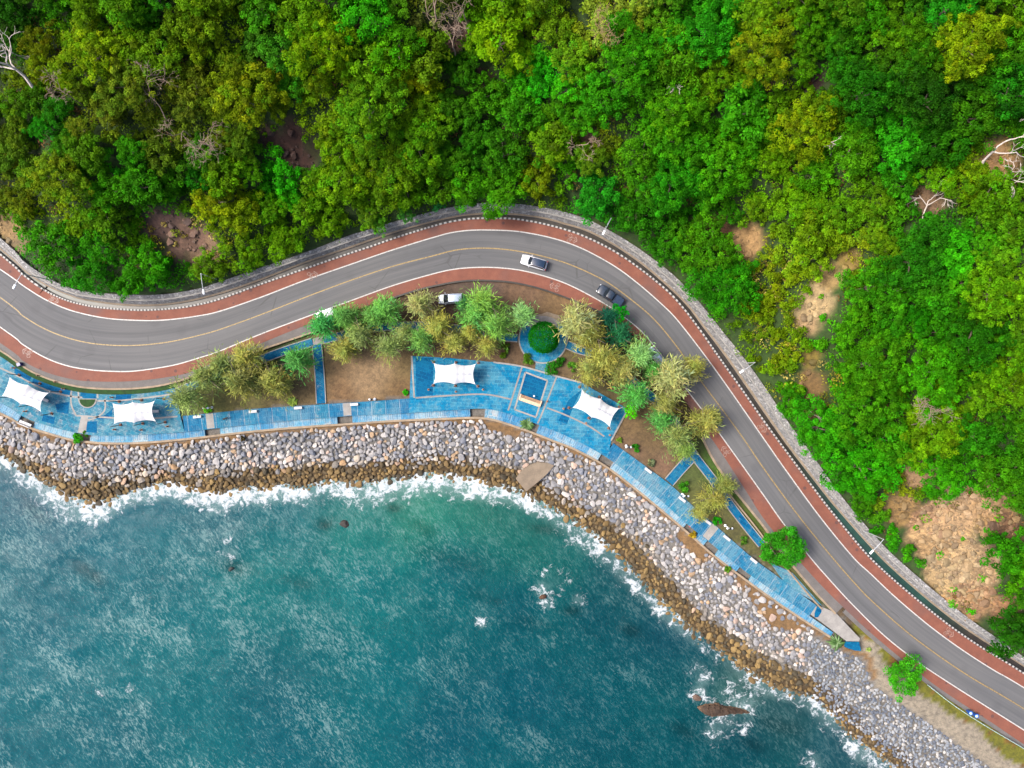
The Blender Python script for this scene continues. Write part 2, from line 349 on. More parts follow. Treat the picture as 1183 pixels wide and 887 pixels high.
# ------------------------------------------------------------------ survey lines (picture points)
YEL = [(0,343.3),(25.4,364),(50.7,379.3),(76,389.5),(101.4,395.8),(126.8,398.6),(152.2,399),(177.5,397.3),(202.9,393.5),(228.3,387.7),(253.6,380.6),(300.7,363.6),(351.4,343.8),(402.2,324.8),(452.9,307.8),(500,295.5),(525.4,289),(550.7,286.6),(576.1,287.3),(601.4,290.5),(626.8,295.9),(652.2,303.2),(677.5,313.6),(702.9,326.8),(728.3,345.3),(755,368),(781,399),(800,427),(818.2,451.4),(832.2,470),(857.5,504.5),(883,542),(921.4,594.3),(959.5,641.5),(990,676.5),(1009.8,696.5),(1047.8,730),(1085.9,758.5),(1123.9,783.7),(1183,818.7)]
WN = [(0,310.9),(25.4,329),(50.7,345),(76,356.5),(101.4,363.6),(126.8,368),(152.2,369.7),(177.5,370.2),(202.9,368.4),(228.3,364.9),(253.6,359.5),(300.7,343.5),(351.4,324),(402.2,306.3),(452.9,288.8),(503.6,273.3),(525.4,267.9),(550.7,265.6),(588.8,266.4),(614.1,269.7),(639.5,275.3),(664.8,283.7),(690.2,295.9),(715.6,311.1),(740.9,330.6),(766.3,353),(782,369),(806.8,400.5),(832.2,435),(857.5,471),(882.9,507.5),(908.8,544.4),(946.8,596.4),(984.8,642.8),(1006,663),(1035.2,690.5),(1073.2,722.5),(1111.3,750.5),(1149.3,774.9),(1183,794.4)]
WS = [(0,377.6),(25.4,397.1),(50.7,412.3),(76,422),(101.4,426.8),(126.8,428.8),(152.2,428.8),(177.5,425.7),(202.9,421.2),(228.3,413.8),(253.6,405.5),(300.7,386),(351.4,366.9),(402.2,348.4),(452.9,330.1),(500,316.3),(525.4,310.8),(550.7,308.8),(576.1,309.2),(601.4,312.1),(626.8,318.2),(652.2,326.8),(677.5,339),(704,354.2),(730,373),(747,389),(768,415.5),(799.2,457.8),(811.9,474.3),(830,499),(858,538),(882.9,573),(903.7,602.7),(935.4,643),(957,668),(984.6,698),(1022.5,735),(1060.5,764.7),(1098.6,790.1),(1136.6,814.2),(1183,843.3)]
KN = [(0,293.1),(25.4,315.9),(50.7,334.5),(76,346.4),(101.4,353),(126.8,356.3),(164.9,358.3),(202.9,356),(228.3,352),(253.6,345.6),(300.7,328.5),(351.4,310.8),(402.2,293.3),(427.5,285),(460.5,273.5),(503.6,260.3),(525,255.3),(550.7,252.3),(588.8,252.5),(614.1,255.8),(639.5,261.4),(664.8,269),(690.2,279.9),(715.6,293.8),(740.9,311.6),(766.3,331.9),(784,349.5),(806.8,378.5),(832.2,415),(857.5,450.5),(882.9,487),(908.3,521.5),(946.3,572.5),(959.5,589.5),(997.5,636),(1025,663),(1060.5,693.5),(1098.6,723.7),(1136.6,749.5),(1183,777.9)]
FN = [(0,288),(25.4,310.9),(50.7,328.6),(76,340),(101.4,347.6),(152.2,353.5),(202.9,351.2),(253.6,340),(300.7,324.3),(351.4,304.5),(402.2,287.5),(460.5,267.8),(515,253.5),(550.7,248.4),(588.8,248.2),(626.8,252.8),(652.2,259.6),(677.5,267.2),(702.9,279.9),(728.3,296),(753.6,315.5),(790.3,349.5),(811.9,377.5),(837.2,411),(862.6,447.5),(888,484.4),(913.3,519.9),(953.9,572.5),(967.1,588.5),(1005.1,631.5),(1031.4,658),(1073.2,694.5),(1111.3,724),(1149.3,749),(1183,770.5)]
BN = [(0,276.6),(25.4,302),(50.7,319.7),(76,332.4),(101.4,338.5),(152.2,342),(190.2,341.3),(228.3,335),(253.6,327.2),(300.7,310.8),(351.4,293.8),(402.2,274),(427.5,266.4),(452.9,258.3),(511.2,243),(550.7,236.5),(588.8,236.3),(626.8,241),(652.2,246.4),(677.5,254.5),(702.9,267.2),(728.3,282.4),(753.6,300.2),(779,320.5),(806.8,350),(832.2,382),(857.5,413.4),(882.9,448.9),(908.3,487),(933.6,521.5),(964,564.5),(984.8,591.3),(1022.9,634.4),(1060.9,668.7),(1092,695),(1123.9,719.5),(1162,746),(1183,760.9)]
RS = [(0,395.8),(25.4,416.1),(50.7,428.8),(76,436.4),(101.4,440.2),(152.2,440.2),(202.9,433.9),(228.3,426.3),(279,404.9),(300,397),(351.4,376.5),(402.2,361),(465.6,339),(500,329.5),(538,323.3),(576,323.5),(601.4,326.8),(626.8,333.1),(652.2,342),(677.5,352),(702.9,364.8),(720,378),(741,395),(765,426),(796.7,470),(814.4,496),(832.2,521),(860,564),(886,604),(927.8,653),(959.5,687),(995,721),(1009.8,734.3),(1047.8,766),(1078.3,790),(1111.3,812.5),(1149.3,837),(1183,859.8)]
GS = [(0,402.5),(25.4,421.8),(50.7,434.5),(76,442.5),(101.4,447),(139.5,448.3),(177.5,445.6),(203,440),(228,431.5),(260,419),(300,403.5),(330,393),(359,383.5),(372,379)]
GE = [(811,502),(825,530),(847,562),(883.4,607.8),(900,632),(922.7,659.8),(945,686),(967,709)]
RAIL = [(1070,790),(1101,814),(1136.6,837),(1183,864.5)]
CO = [(0,477.6),(18.6,487.9),(37.2,495.3),(55.8,500.9),(81.8,508.3),(106,511.1),(130.2,512.6),(167.4,511.7),(220,507),(290,499),(350,493.7),(405.8,490),(461.6,486.2),(517.4,484),(545.3,482.9),(570,485.3),(597,493.9),(615.8,500.4),(643.7,511.6),(660,517.5),(697.2,537.5),(734.4,565.5),(771.6,596.2),(796.7,617.6),(821.8,640),(855.8,666),(893,693),(930.2,718),(959.6,736.5)]
DL = [(0,464.6),(18.6,476.7),(37.2,486),(65,494.4),(89.3,500),(111.6,503.1),(148.8,502.7),(186,500.9),(220,498.1),(290,490.3),(350,484.7),(405.8,480.3),(461.6,477.8),(517.4,474.1),(554.6,472),(575,474.5),(597.2,480.9),(619.5,489.5),(653,503),(695.5,525),(734.4,553.5),(771.6,585),(795.8,607),(818.6,625.5),(838.6,642),(865,663),(902.3,689),(939.5,714.4),(964,731.5)]
IN = [(208.4,480.7),(237.2,477.9),(293,472.3),(367.4,467.3),(420,464),(478,459.8)]
IN2 = [(705.6,509.7),(734.4,530.2),(776.2,561.3),(799.5,583.5),(827.4,607.5),(866.5,642),(900,667),(925,686),(948,702.5)]
COAST = CO + [(972,743),(995,752.5),(1008,762),(1018,786),(1045,806),(1075,826),(1110,851),(1150,880),(1183,905)]
WAT = [(0,531),(33.8,551),(77.8,581.6),(111.6,588),(135,580),(159,570),(196,563),(216,569),(257,579),(280,571),(304,573),(324.6,567),(348,571),(382,562),(400,564.7),(450.7,562),(501,554),(535,559),(569,568),(592.7,572),(620,586.7),(650,602),(690.8,629),(711,649),(745,685),(765,706.7),(792,732),(833.9,765.5),(867.4,790.6),(906.4,806),(940,815),(956.6,832.5),(979,858),(1001,874),(1030,895),(1075,935)]
WET = [(0,517),(34,536),(78,553),(135,556),(186,549),(237,549.5),(281,546),(325,543),(400,539),(501,536),(589,541),(630,565),(670,588),(721,612),(765,659),(792,690),(839.5,732),(895,763),(940,788),(979,832.5),(1030,869),(1090,920)]

def catmull(p, step=0.6):
    p = np.asarray(p, float); q = np.vstack([2 * p[0] - p[1], p, 2 * p[-1] - p[-2]]); out = []
    for i in range(1, len(q) - 2):
        a, b, c, d = q[i - 1], q[i], q[i + 1], q[i + 2]; n = max(2, int(np.linalg.norm(c - b) / step))
        for t in np.arange(n) / n:
            out.append(0.5 * (2 * b + (c - a) * t + (2 * a - 5 * b + 4 * c - d) * t * t + (3 * b - a - 3 * c + d) * t ** 3))
    out.append(q[-2]); return np.array(out)
def line(pts, z=0.0, el=0.0, er=0.0, step=0.6):
    """smooth world line; el / er: straight run-on in metres at its ends"""
    p = W2(pts, z)
    if el: d = p[0] - p[2]; d /= np.linalg.norm(d); p = np.vstack([p[0] + d * el, p[0] + d * el * 0.5, p])
    if er: d = p[-1] - p[-3]; d /= np.linalg.norm(d); p = np.vstack([p, p[-1] + d * er * 0.5, p[-1] + d * er])
    return catmull(p, step)
def smooth(a, k=5):
    b = np.pad(a, k, mode='edge'); w = np.hanning(2 * k + 3)[1:-1]; w /= w.sum(); return np.convolve(b, w, 'valid')
class Spine:
    def __init__(s, pts):
        d = np.diff(pts, axis=0); L = np.concatenate([[0], np.cumsum(np.linalg.norm(d, axis=1))])
        s.n = int(L[-1] / 0.7) + 1; u = np.linspace(0, L[-1], s.n); s.u = u
        s.p = np.c_[np.interp(u, L, pts[:, 0]), np.interp(u, L, pts[:, 1])]
        t = np.gradient(s.p, axis=0); t /= np.linalg.norm(t, axis=1)[:, None]; s.t = t; s.nrm = np.c_[-t[:, 1], t[:, 0]]
    def off(s, ln, k=4):
        """offset to a neighbouring line at every station (nan where it does not reach)"""
        a, b = ln[:-1], ln[1:]; e = b - a; res = np.full(s.n, np.nan)
        for i in range(s.n):
            p, n = s.p[i], s.nrm[i]
            den = n[0] * e[:, 1] - n[1] * e[:, 0]
            with np.errstate(divide='ignore', invalid='ignore'):
                w = a - p; tt = (w[:, 0] * e[:, 1] - w[:, 1] * e[:, 0]) / den; uu = (w[:, 0] * n[1] - w[:, 1] * n[0]) / den
            ok = (uu >= -1e-6) & (uu <= 1 + 1e-6) & (np.abs(tt) < 40)
            if ok.any(): c = tt[ok]; res[i] = c[np.argmin(np.abs(c))]
        g = ~np.isnan(res)
        if g.all(): res = smooth(res, k)
        return res
    def near(s, pt): return int(np.argmin(np.linalg.norm(s.p - np.asarray(pt), axis=1)))
def ribbon(name, sp, o1, o2, z, mat, thick=0.0, i0=0, i1=None, parent=None, kind='structure', z2=None, attrs=None):
    i1 = sp.n if i1 is None else i1; idx = [i for i in range(i0, i1) if not (np.isnan(o1[i]) or np.isnan(o2[i]))]
    v = []; f = []; uv = []; z2 = z if z2 is None else z2
    for i in idx:
        A = sp.p[i] + sp.nrm[i] * o1[i]; B = sp.p[i] + sp.nrm[i] * o2[i]
        row = [(A[0], A[1], z), (B[0], B[1], z2)]; uvr = [(sp.u[i], o1[i]), (sp.u[i], o2[i])]
        if thick: row += [(B[0], B[1], z2 - thick), (A[0], A[1], z - thick)]; uvr += [(sp.u[i], o2[i]), (sp.u[i], o1[i])]
        v += row; uv += uvr
    n = 4 if thick else 2
    up = o1[idx[0]] < o2[idx[0]]
    for k in range(len(idx) - 1):
        if idx[k + 1] != idx[k] + 1: continue
        a = k * n; b = a + n
        for j in range(n if thick else 1):
            j2 = (j + 1) % n; q = (a + j, b + j, b + j2, a + j2); f.append(q if up else q[::-1])
    if thick and f:
        q = (0, 1, 2, 3); e = ((len(idx) - 1) * n,); f.append(q if up else q[::-1]); q = tuple(e[0] + j for j in (3, 2, 1, 0)); f.append(q if up else q[::-1])
    me = mesh(name, v, f, mat, uv=uv)
    o = link(name, me, None, parent)
    if parent is None and kind: o['kind'] = kind
    return o
def tube_line(sp, off, z, rad, i0, i1): return [(*(sp.p[i] + sp.nrm[i] * off[i]), z) for i in range(i0, i1)]

EXT = 70
Ly = line(YEL, 0, EXT, EXT); road = Spine(Ly)
oWN = road.off(line(WN, 0, EXT, EXT)); oWS = road.off(line(WS, 0, EXT, EXT)); oKN = road.off(line(KN, 0, EXT, EXT)); oRS = road.off(line(RS, 0, EXT, EXT))
oFN = road.off(line(FN, -.3, EXT, EXT)); Lb = line(BN, 1.4, EXT, EXT); oBN = road.off(Lb)
for a in (oWN, oWS, oKN, oRS, oFN, oBN):      # fill the odd gap at the far ends
    g = ~np.isnan(a); a[~g] = np.interp(road.u[~g], road.u[g], a[g])
oFN = np.maximum(oFN, oKN + 0.55); oBN = np.maximum(oBN, oFN + 1.2)
# road and its paint
rd = ribbon('road', road, oWS, oWN, 0.0, M['asphalt'], 0.5)
ln = ribbon('bike_lane', road, oWN + .004, oKN - .15, 0.0, M['red_lane'], 0.5)
ls = ribbon('bike_lane', road, oRS, oWS - .004, 0.0, M['red_lane'], 0.5)
cl = ribbon('centre_line', road, np.full(road.n, -.1), np.full(road.n, .1), 0.005, M['yellow_paint'], parent=rd)
ribbon('edge_line', road, oWN - .1, oWN + .1, 0.005, M['white_paint'], parent=rd); ribbon('edge_line', road, oWS - .1, oWS + .1, 0.005, M['white_paint'], parent=rd)
kb = ribbon('kerb', road, oKN - .146, oKN + .16, 0.13, M['kerb_paint'], 0.7)
# drain channel, stone retaining wall
dr = ribbon('drain_channel', road, oKN + .164, oFN + .05, -0.42, M['drain_floor'])
gx = np.repeat([PX(*p)[0] for p in road.p], 2); gy = np.repeat([PX(*p)[1] for p in road.p], 2)
attr(dr.data, 'green', np.clip((gy - 500) / 40, 0, 1) * np.clip((gx - 880) / 60, 0, 1) * np.clip((1100 - gx) / 60, 0, 1) + 0.35 * np.clip((120 - gx) / 60, 0, 1))
wd = oBN - oFN
wall = empty('retaining_wall', (*P(591, 243, 0)[:2], 0)); tag(wall, 'long grey rubble stone retaining wall with a pale coping between road and forest', 'wall')
def wallstrip(name, a, b, za, zb, mat):
    o = ribbon(name, road, a, b, za, mat, 0.0, kind=None, z2=zb); o.parent = wall; o.location = -wall.location; return o
wallstrip('ledge', oFN + .01, oFN + .05 + wd * .16, -0.15, 0.02, M['tan_concrete'])
wallstrip('foot', oFN + .008, oFN + .011, -0.8, -0.15, M['concrete'])
wallstrip('stone_face', oFN + .05 + wd * .16, oFN + wd * .5, 0.02, 1.05, M['rubble_stone'])
wallstrip('coping', oFN + wd * .5, oFN + wd * .5 + .24, 1.09, 1.1, M['pale_concrete'])
wallstrip('stone_top', oFN + wd * .5 + .23, oBN + .25, 1.05, 1.42, M['rubble_stone'])
wallstrip('back_face', oBN + .25, oBN + .26, 1.42, -0.6, M['rubble_stone'])
# kerb and pavement on the sea side
i0, i1 = 0, road.near(P(366, 346)[:2])
oGS = road.off(line(GS, 0, EXT, 0)); g = ~np.isnan(oGS); oGS[~g] = np.interp(road.u[~g], road.u[g], oGS[g]); oGS = np.minimum(smooth(oGS, 4), oRS - .12)
ribbon('pavement', road, oGS, oRS - .004, -0.03, M['grey_pavement'], 0.4, i0, i1)
ribbon('kerb', road, oGS - .32, oGS - .004, 0.06, M['beige_kerb'], 0.5, i0, i1)
ribbon('grass_verge', road, oGS - 1.15, oGS - .33, -0.16, None, 0.3, i0, road.near(P(200, 394)[:2])).data.materials.append(M['ground'])
oGE = road.off(line(GE, 0)); g = ~np.isnan(oGE); ii = np.where(g)[0]; j0, j1 = ii[0], ii[-1] + 1
oGE = np.minimum(oGE, oRS - .2)
ribbon('pavement', road, oGE, oRS - .004, -0.03, M['grey_pavement'], 0.4, j0, j1)
ribbon('kerb', road, oGE - .35, oGE - .004, 0.06, M['beige_kerb'], 0.5, j0, j1)
ribbon('kerb', road, oGE - 1.5, oGE - 1.25, 0.0, M['beige_kerb'], 0.5, j0 + 14, j1 - 3)
# dark seam between red lane and the dirt lay-by
m0, m1 = road.near(P(440, 312)[:2]), road.near(P(742, 357)[:2])
ribbon('gutter', road, oRS - .3, oRS - .004, -0.03, M['drain_floor'], 0.3, m0, m1)
k0 = road.near(P(985, 671)[:2])
ribbon('gravel_shoulder', road, oRS - .75, oRS - .004, -0.05, M['grey_pavement'], 0.3, j1, road.n)

# ------------------------------------------------------------------ promenade, plazas, paths
ZP, ZL = -0.22, -0.7
Ld = line(DL, ZP, EXT, 0); prom = Spine(Ld)
oCO = prom.off(line(CO, ZL, EXT, 3)); oIN = prom.off(line(IN, ZP)); oIN2 = prom.off(line(IN2, ZP))
g = ~np.isnan(oCO); oCO[~g] = np.interp(prom.u[~g], prom.u[g], oCO[g]); oCO = np.minimum(smooth(oCO, 3), -0.7)
ribbon('promenade', prom, np.zeros(prom.n), oIN, ZP, M['blue_promenade'], 0.9)
ribbon('promenade', prom, np.zeros(prom.n), np.where(np.isnan(oIN2), np.nan, np.maximum(oIN2, .5)), ZP, M['blue_promenade'], 0.9, 0, prom.near(P(941, 714)[:2]))
gaps = [(30,490),(95,502),(244,496),(399,485),(552,475),(612,494),(699,530),(797,613),(821,631),(858,662)]
cuts = sorted(prom.near(P(a, b, ZL)[:2]) for a, b in gaps); last = 0
for c in cuts + [prom.n]:
    hw = 1
    a, b = last, c - hw if c < prom.n else prom.n
    if b - a > 2: ribbon('promenade_step', prom, oCO + .25, np.full(prom.n, -.02), ZL, M['blue_step'], 0.8, a, b)
    last = c + hw + 1
ribbon('sea_wall_kerb', prom, oCO - .12, oCO + .246, ZL + .06, M['beige_kerb'], 1.2)
# grey concrete bays across the promenade
for a, b in [(241,488),(400,474),(95,494),(822,612),(701,517)]:
    c = prom.near(P(a, b, ZP)[:2]); oo = oIN if a < 480 else oIN2
    if a == 95: oo = np.full(prom.n, 3.3)
    if np.isnan(oo[c]): continue
    ribbon('concrete_bay', prom, np.full(prom.n, .1), oo - .05, ZP + (.022 if a == 95 else .006), M['pale_concrete'], 0, c - 1, c + 2)
def slab(name, poly, z, mat, thick=0.5):
    m = MB(); m.prism(poly, z - thick, z); return tag(m.build(name, mat), kind='structure')
def pxpoly(pts, z): return [P(a, b, z)[:2] for a, b in pts]
def dline(x0, x1):           # stretch of the step line between two picture columns
    q = [tuple(p) for p in prom.p]; return [p for p in q if x0 <= PX(*p, ZP)[0] <= x1]
# left plaza: between the verge and the step
vg = [tuple(road.p[i] + road.nrm[i] * (oGS[i] - 1.17)) for i in range(i0, road.near(P(197, 394)[:2]))]
vg = [p for p in vg if PX(*p)[0] > -160]
vx = PX(*vg[0])[0]
slab('plaza', vg + [P(203,450,ZP)[:2], P(208.4,480.7,ZP)[:2]] + [p for p in dline(vx - 20, 214)][::-1], ZP + .004, M['blue_plaza_worn'])
# main plaza
slab('plaza', pxpoly([(475.5,411),(520,413.5),(570,418.3),(603,423.2),(642,434.2),(672,442),(725.5,472.5),(706,509)], ZP) + [p for p in dline(470, 703)][::-1], ZP + .004, M['blue_plaza'])
def band(name, pts, w, z, mat, closed=False):
    sp = Spine(catmull(W2(pts, z), .4)); h = np.full(sp.n, w / 2); return ribbon(name, sp, -h, h, z, mat)
for pts in ([(603,424),(590,465),(587,474)], [(643,435),(626,478),(621,489)], [(480,459.5),(520,456.8),(560,455.5),(590,461)], [(632,471),(655,480),(680,492),(698,504)]):
    band('paving_band', pts, .3, ZP + .010, M['concrete'])
slab('plaza_inlay', pxpoly([(608,431),(632,440),(624,464),(600,456)], ZP), ZP + .012, M['deep_blue'], .012)
for a, b in (((607,430),(632.5,439.5)),((632.5,439.5),(619.5,481)),((607,430),(594.5,473)),((594.5,473),(619.5,482))): band('paving_band', [a, ((a[0]+b[0])/2,(a[1]+b[1])/2), b], .3, ZP + .018, M['pale_concrete'])
for poly in ([(480,413),(501,413),(500,456),(481,458)], [(657,462),(672,450),(662,470),(655,490),(645,486)]):
    slab('plaza_inlay', pxpoly(poly, ZP), ZP + .008, M['deep_blue'], .01)
# rim of the main plaza
for pts in ([(475.5,411),(478.5,459.5)], [(725.5,472.5),(706,509)], [(570,418.3),(603,423.2),(642,434.2),(672,442)]):
    q = pts if len(pts) > 2 else [pts[0], ((pts[0][0]+pts[1][0])/2, (pts[0][1]+pts[1][1])/2), pts[1]]
    band('plaza_kerb', q, .3, ZP + .03, M['pale_concrete'])
# left plaza: pale bands, darker bays, half round lawn
for pts in ([(0,425),(20,434),(37,443),(60,453),(84,458),(95,459)], [(112,463),(140,462.5),(180,458),(200,455)], [(83,446),(82,466),(88,480)], [(90,448),(91,460)], [(112,448),(113,460)], [(88,480),(120,482),(160,484),(205,481)], [(121,461),(121,474),(110,483),(100,485)]):
    q = pts if len(pts) > 2 else [pts[0], ((pts[0][0]+pts[1][0])/2, (pts[0][1]+pts[1][1])/2), pts[1]]
    band('paving_band', q, .3, ZP + .012, M['pale_concrete'])
for poly in ([(16,425),(37,434.5),(34,440),(17,431)], [(39,436),(60,445.5),(82,451),(80,456.5),(58,451),(37,442)], [(93,452),(111,452.5),(111,461),(93,459)], [(134,456),(152,455),(151,463),(133,464)], [(64,467),(80,464),(79,478),(66,476)], [(50,479),(64,482),(62,490),(48,486)], [(105,484),(122,479),(130,472),(129,484)], [(100,487),(112,486.5),(112,500),(100,499)]):
    slab('plaza_inlay', pxpoly(poly, ZP), ZP + .009, M['deep_blue'], .008)
hc = P(101.4, 460.5, ZP); arc = [(hc[0] + 1.72 * math.cos(R(a)), hc[1] + 1.72 * math.sin(R(a))) for a in range(180, 361, 12)]
slab('lawn_kerb', arc, ZP + .10, M['pale_concrete'], .15)
arc2 = [(hc[0] + 1.45 * math.cos(R(a)), hc[1] - .12 + 1.4 * math.sin(R(a))) for a in range(180, 361, 12)]
lawn = slab('lawn', arc2, ZP + .14, M['ground'], .1)
# round plaza under the clipped tree
rc = P(627.5, 391.5, ZP)
def disc(name, c, r, z, mat, n=48): return slab(name, [(c[0] + r * math.cos(2 * math.pi * k / n), c[1] + r * math.sin(2 * math.pi * k / n)) for k in range(n)], z, mat, .3)
disc('plaza_kerb', rc, 4.55, ZP - .02, M['pale_concrete']); disc('plaza', rc, 4.3, ZP - .008, M['blue_plaza'])
slab('concrete_bay', [(rc[0] + 4.25 * math.cos(R(a)), rc[1] + 4.25 * math.sin(R(a))) for a in range(50, 131, 8)] + [(rc[0] - 2.2, rc[1] + 1.6), (rc[0] + 2.2, rc[1] + 1.6)], ZP, M['concrete'], .008)
slab('concrete_bay', pxpoly([(608,378),(618,366),(632,360),(645,364),(653,374),(647,372),(628,368),(614,376)], ZP), ZP - .006, M['tan_concrete'], .2)
slab('path', pxpoly([(619,417),(634,418),(631,434),(618,431)], ZP), ZP - .03, M['blue_plaza_worn'], .3)
def path(pts, w=1.35):
    sp = Spine(catmull(W2(pts, ZP), .5)); h = np.full(sp.n, w / 2)
    p = ribbon('path', sp, -h, h, ZP, M['blue_path'], .3); ribbon('path_kerb', sp, -h - .16, -h - .004, ZP + .03, M['pale_concrete'], .3); ribbon('path_kerb', sp, h + .004, h + .16, ZP + .03, M['pale_concrete'], .3)
path([(204,453),(235,440),(270,428),(310,412),(337,402.5),(361,395)], 1.3); path([(374,392.5),(400,386),(440,378),(490,376),(530,380),(570,388),(598,390.5)], 1.2)
path([(656.5,398),(672,405)], 1.2) if False else None
path([(655,398),(668,403.5),(690,410),(715,424),(738,446),(768,472),(787,500),(803,527),(822,552),(845,585),(866,612),(880,629)], 1.3)
path([(366,398),(369,430),(371,466)], 1.55); path([(798,529),(785,543),(773,557)], 1.75)
slab('concrete_bay', pxpoly([(361,391),(374,388),(375,397),(362,399)], ZP), ZP - .006, M['concrete'], .25)
slab('path', pxpoly([(890,650),(908,658),(916,662),(950,700),(925,686),(905,671)], ZP), ZP - .004, M['blue_plaza_worn'], .3)
slab('plaza_inlay', pxpoly([(944,700),(949,702),(949,707),(945,713),(941,713),(941,708)], ZP), ZP + .012, M['deep_blue'], .012)
slab('concrete_apron', pxpoly([(938,700),(949.5,701),(965.5,707.8),(993.4,737.3),(992.6,741),(978,740.7),(968,733),(943.5,714.7),(934,708)], ZP), ZP - .03, M['pale_concrete'], .5)
slab('path', pxpoly([(978,741.3),(992.6,741.6),(995,752),(987.5,751.5),(977,748)], ZP), ZP - .02, M['deep_blue'], .6)
# ------------------------------------------------------------------ ground sheet and sea
def inside(x, y, poly):
    px, py = poly[:, 0], poly[:, 1]; res = np.zeros(x.shape, bool); j = len(poly) - 1
    for i in range(len(poly)):
        if py[i] != py[j]:
            c = ((py[i] > y) != (py[j] > y)) & (x < (px[j] - px[i]) * (y - py[i]) / (py[j] - py[i]) + px[i]); res ^= c
        j = i
    return res
def dist(x, y, ln):
    d = np.full(x.shape, 1e9)
    for a, b in zip(ln[:-1], ln[1:]):
        e = b - a; L = e @ e
        t = np.clip(((x - a[0]) * e[0] + (y - a[1]) * e[1]) / max(L, 1e-9), 0, 1)
        np.minimum(d, (x - a[0] - t * e[0]) ** 2 + (y - a[1] - t * e[1]) ** 2, out=d)
    return np.sqrt(d)
def nz2(x, y, s, seed):      # smooth value noise
    r = np.random.default_rng(seed).random((256, 256)); xx, yy = x / s + 1000.3, y / s + 1000.7
    i, j = np.floor(xx).astype(int), np.floor(yy).astype(int); u, v = xx - i, yy - j; u = u * u * (3 - 2 * u); v = v * v * (3 - 2 * v)
    g = lambda a, b: r[a % 256, b % 256]
    return (g(i, j) * (1 - u) + g(i + 1, j) * u) * (1 - v) + (g(i, j + 1) * (1 - u) + g(i + 1, j + 1) * u) * v
def fbm(x, y, s, seed, o=4): return sum(nz2(x, y, s / 2 ** k, seed + k) / 2 ** k for k in range(o)) / sum(1 / 2 ** k for k in range(o))
Lc = line(COAST, ZL, 300, 300, 1.5); Lw = line(WAT, SEA, 300, 300, 1.5); Lt = line(WET, -3.6, 300, 300, 1.5); Lbb = line(BN, 1.4, 300, 300, 1.5)
FOREST = np.vstack([Lbb, [[4000, -3000], [4000, 4000], [-4000, 4000]]]); SEAP = np.vstack([Lc, [[600, -4000], [-4000, -4000]]]); WATP = np.vstack([Lw, [[590, -4000], [-4000, -4000]]])
# bare patches on the hillside: points in the picture, radius in metres, colour
PATCH = [(190,258,4.5,(112,84,72)),(215,272,4.5,(150,116,96)),(232,292,4,(160,130,100)),(335,172,5,(84,52,40)),(312,160,3.2,(90,62,48)),(8,262,3,(170,140,90)),(18,285,2.4,(150,130,90)),
 (945,352,3.6,(205,178,128)),(958,320,2.6,(190,160,100)),(937,374,2.4,(190,160,115)),(985,300,2.4,(165,140,70)),(862,280,3,(205,165,110)),(828,262,2.6,(165,120,85)),
 (938,415,2.2,(150,130,50)),(936,440,3.2,(150,118,70)),(932,470,3.2,(120,95,50)),(1060,552,4,(185,150,110)),(1045,580,4,(160,130,80)),(1100,590,6,(205,172,130)),(1130,580,5,(200,165,120)),(1095,615,6.5,(205,172,125)),
 (1108,640,5.6,(205,178,135)),(1098,662,5,(212,184,135)),(1130,655,6,(195,165,125)),(1128,690,4.6,(190,150,110)),(1160,702,3.6,(195,150,110)),(1165,612,3.4,(140,105,75)),(1075,600,4,(190,150,110)),(1120,675,6,(208,176,130)),(1150,600,4.5,(185,150,100)),(1110,700,4.5,(190,150,100)),(530,40,3,(120,90,70)),(680,165,2.4,(150,110,90)),(1070,232,3.4,(150,120,90)),(650,60,2,(90,60,40)),(560,95,2.5,(100,70,45)),(880,100,2.4,(70,45,25)),(940,92,2.4,(60,35,25)),(1150,185,4,(190,150,100))]
far = lambda s: np.array([2600, 1500, 900, 560, 380, 280, 215, 180]) * s
gxs = np.concatenate([far(-1), np.arange(-158, 158.1, 0.75), far(1)[::-1]]); gys = np.concatenate([far(-1), np.arange(-125, 125.1, 0.75), far(1)[::-1]])
GX, GY = np.meshgrid(gxs, gys); core = (np.abs(GX) < 170) & (np.abs(GY) < 140)
fo = inside(GX, GY, FOREST); se = inside(GX, GY, SEAP); wa = inside(GX, GY, WATP)
dB = dist(GX, GY, Lbb); dC = dist(GX, GY, Lc); dW = dist(GX, GY, Lw)
hill = 62 * (1 - np.exp(-0.52 * dB / 62)) * (1 - np.exp(-(dB + .2) / 2.5) * .5) + (fbm(GX, GY, 22, 5) - .5) * 9 * np.clip(dB / 14, 0, 1) + (fbm(GX, GY, 6, 9) - .5) * 2.2 * np.clip(dB / 5, 0, 1)
GZ = np.full(GX.shape, -0.42); GZ = np.where(fo, 1.25 + hill, GZ)
GZ = np.where(~fo & (dB < 4.6), -0.7, GZ)
GZ = np.where(~fo & ~se & (dC < 3.6) & (GX < 66), -1.25, GZ); GZ = np.where(~fo & ~se & (dist(GX, GY, Ly) < 11.5) & (dB > 4), np.minimum(GZ, -.5), GZ)
tt = dC / (dC + dW + 1e-6)
GZ = np.where(se & ~wa, -0.95 + (SEA - .5 + .95) * tt ** .9, GZ); GZ = np.where(wa, np.maximum(SEA - .5 - .3 * dW, -12), GZ)
kx = H / (H - GZ) * S; UX, UY = 591.5 + GX * kx, 443.5 - GY * kx          # where each ground point shows in the survey picture
def lin(c): return np.array(srgb(*c))
EXPO = 1 / 3.4                                                            # lit look -> own colour of the material
C = np.zeros(GX.shape + (3,)); C[:] = lin((120, 100, 72)) * EXPO
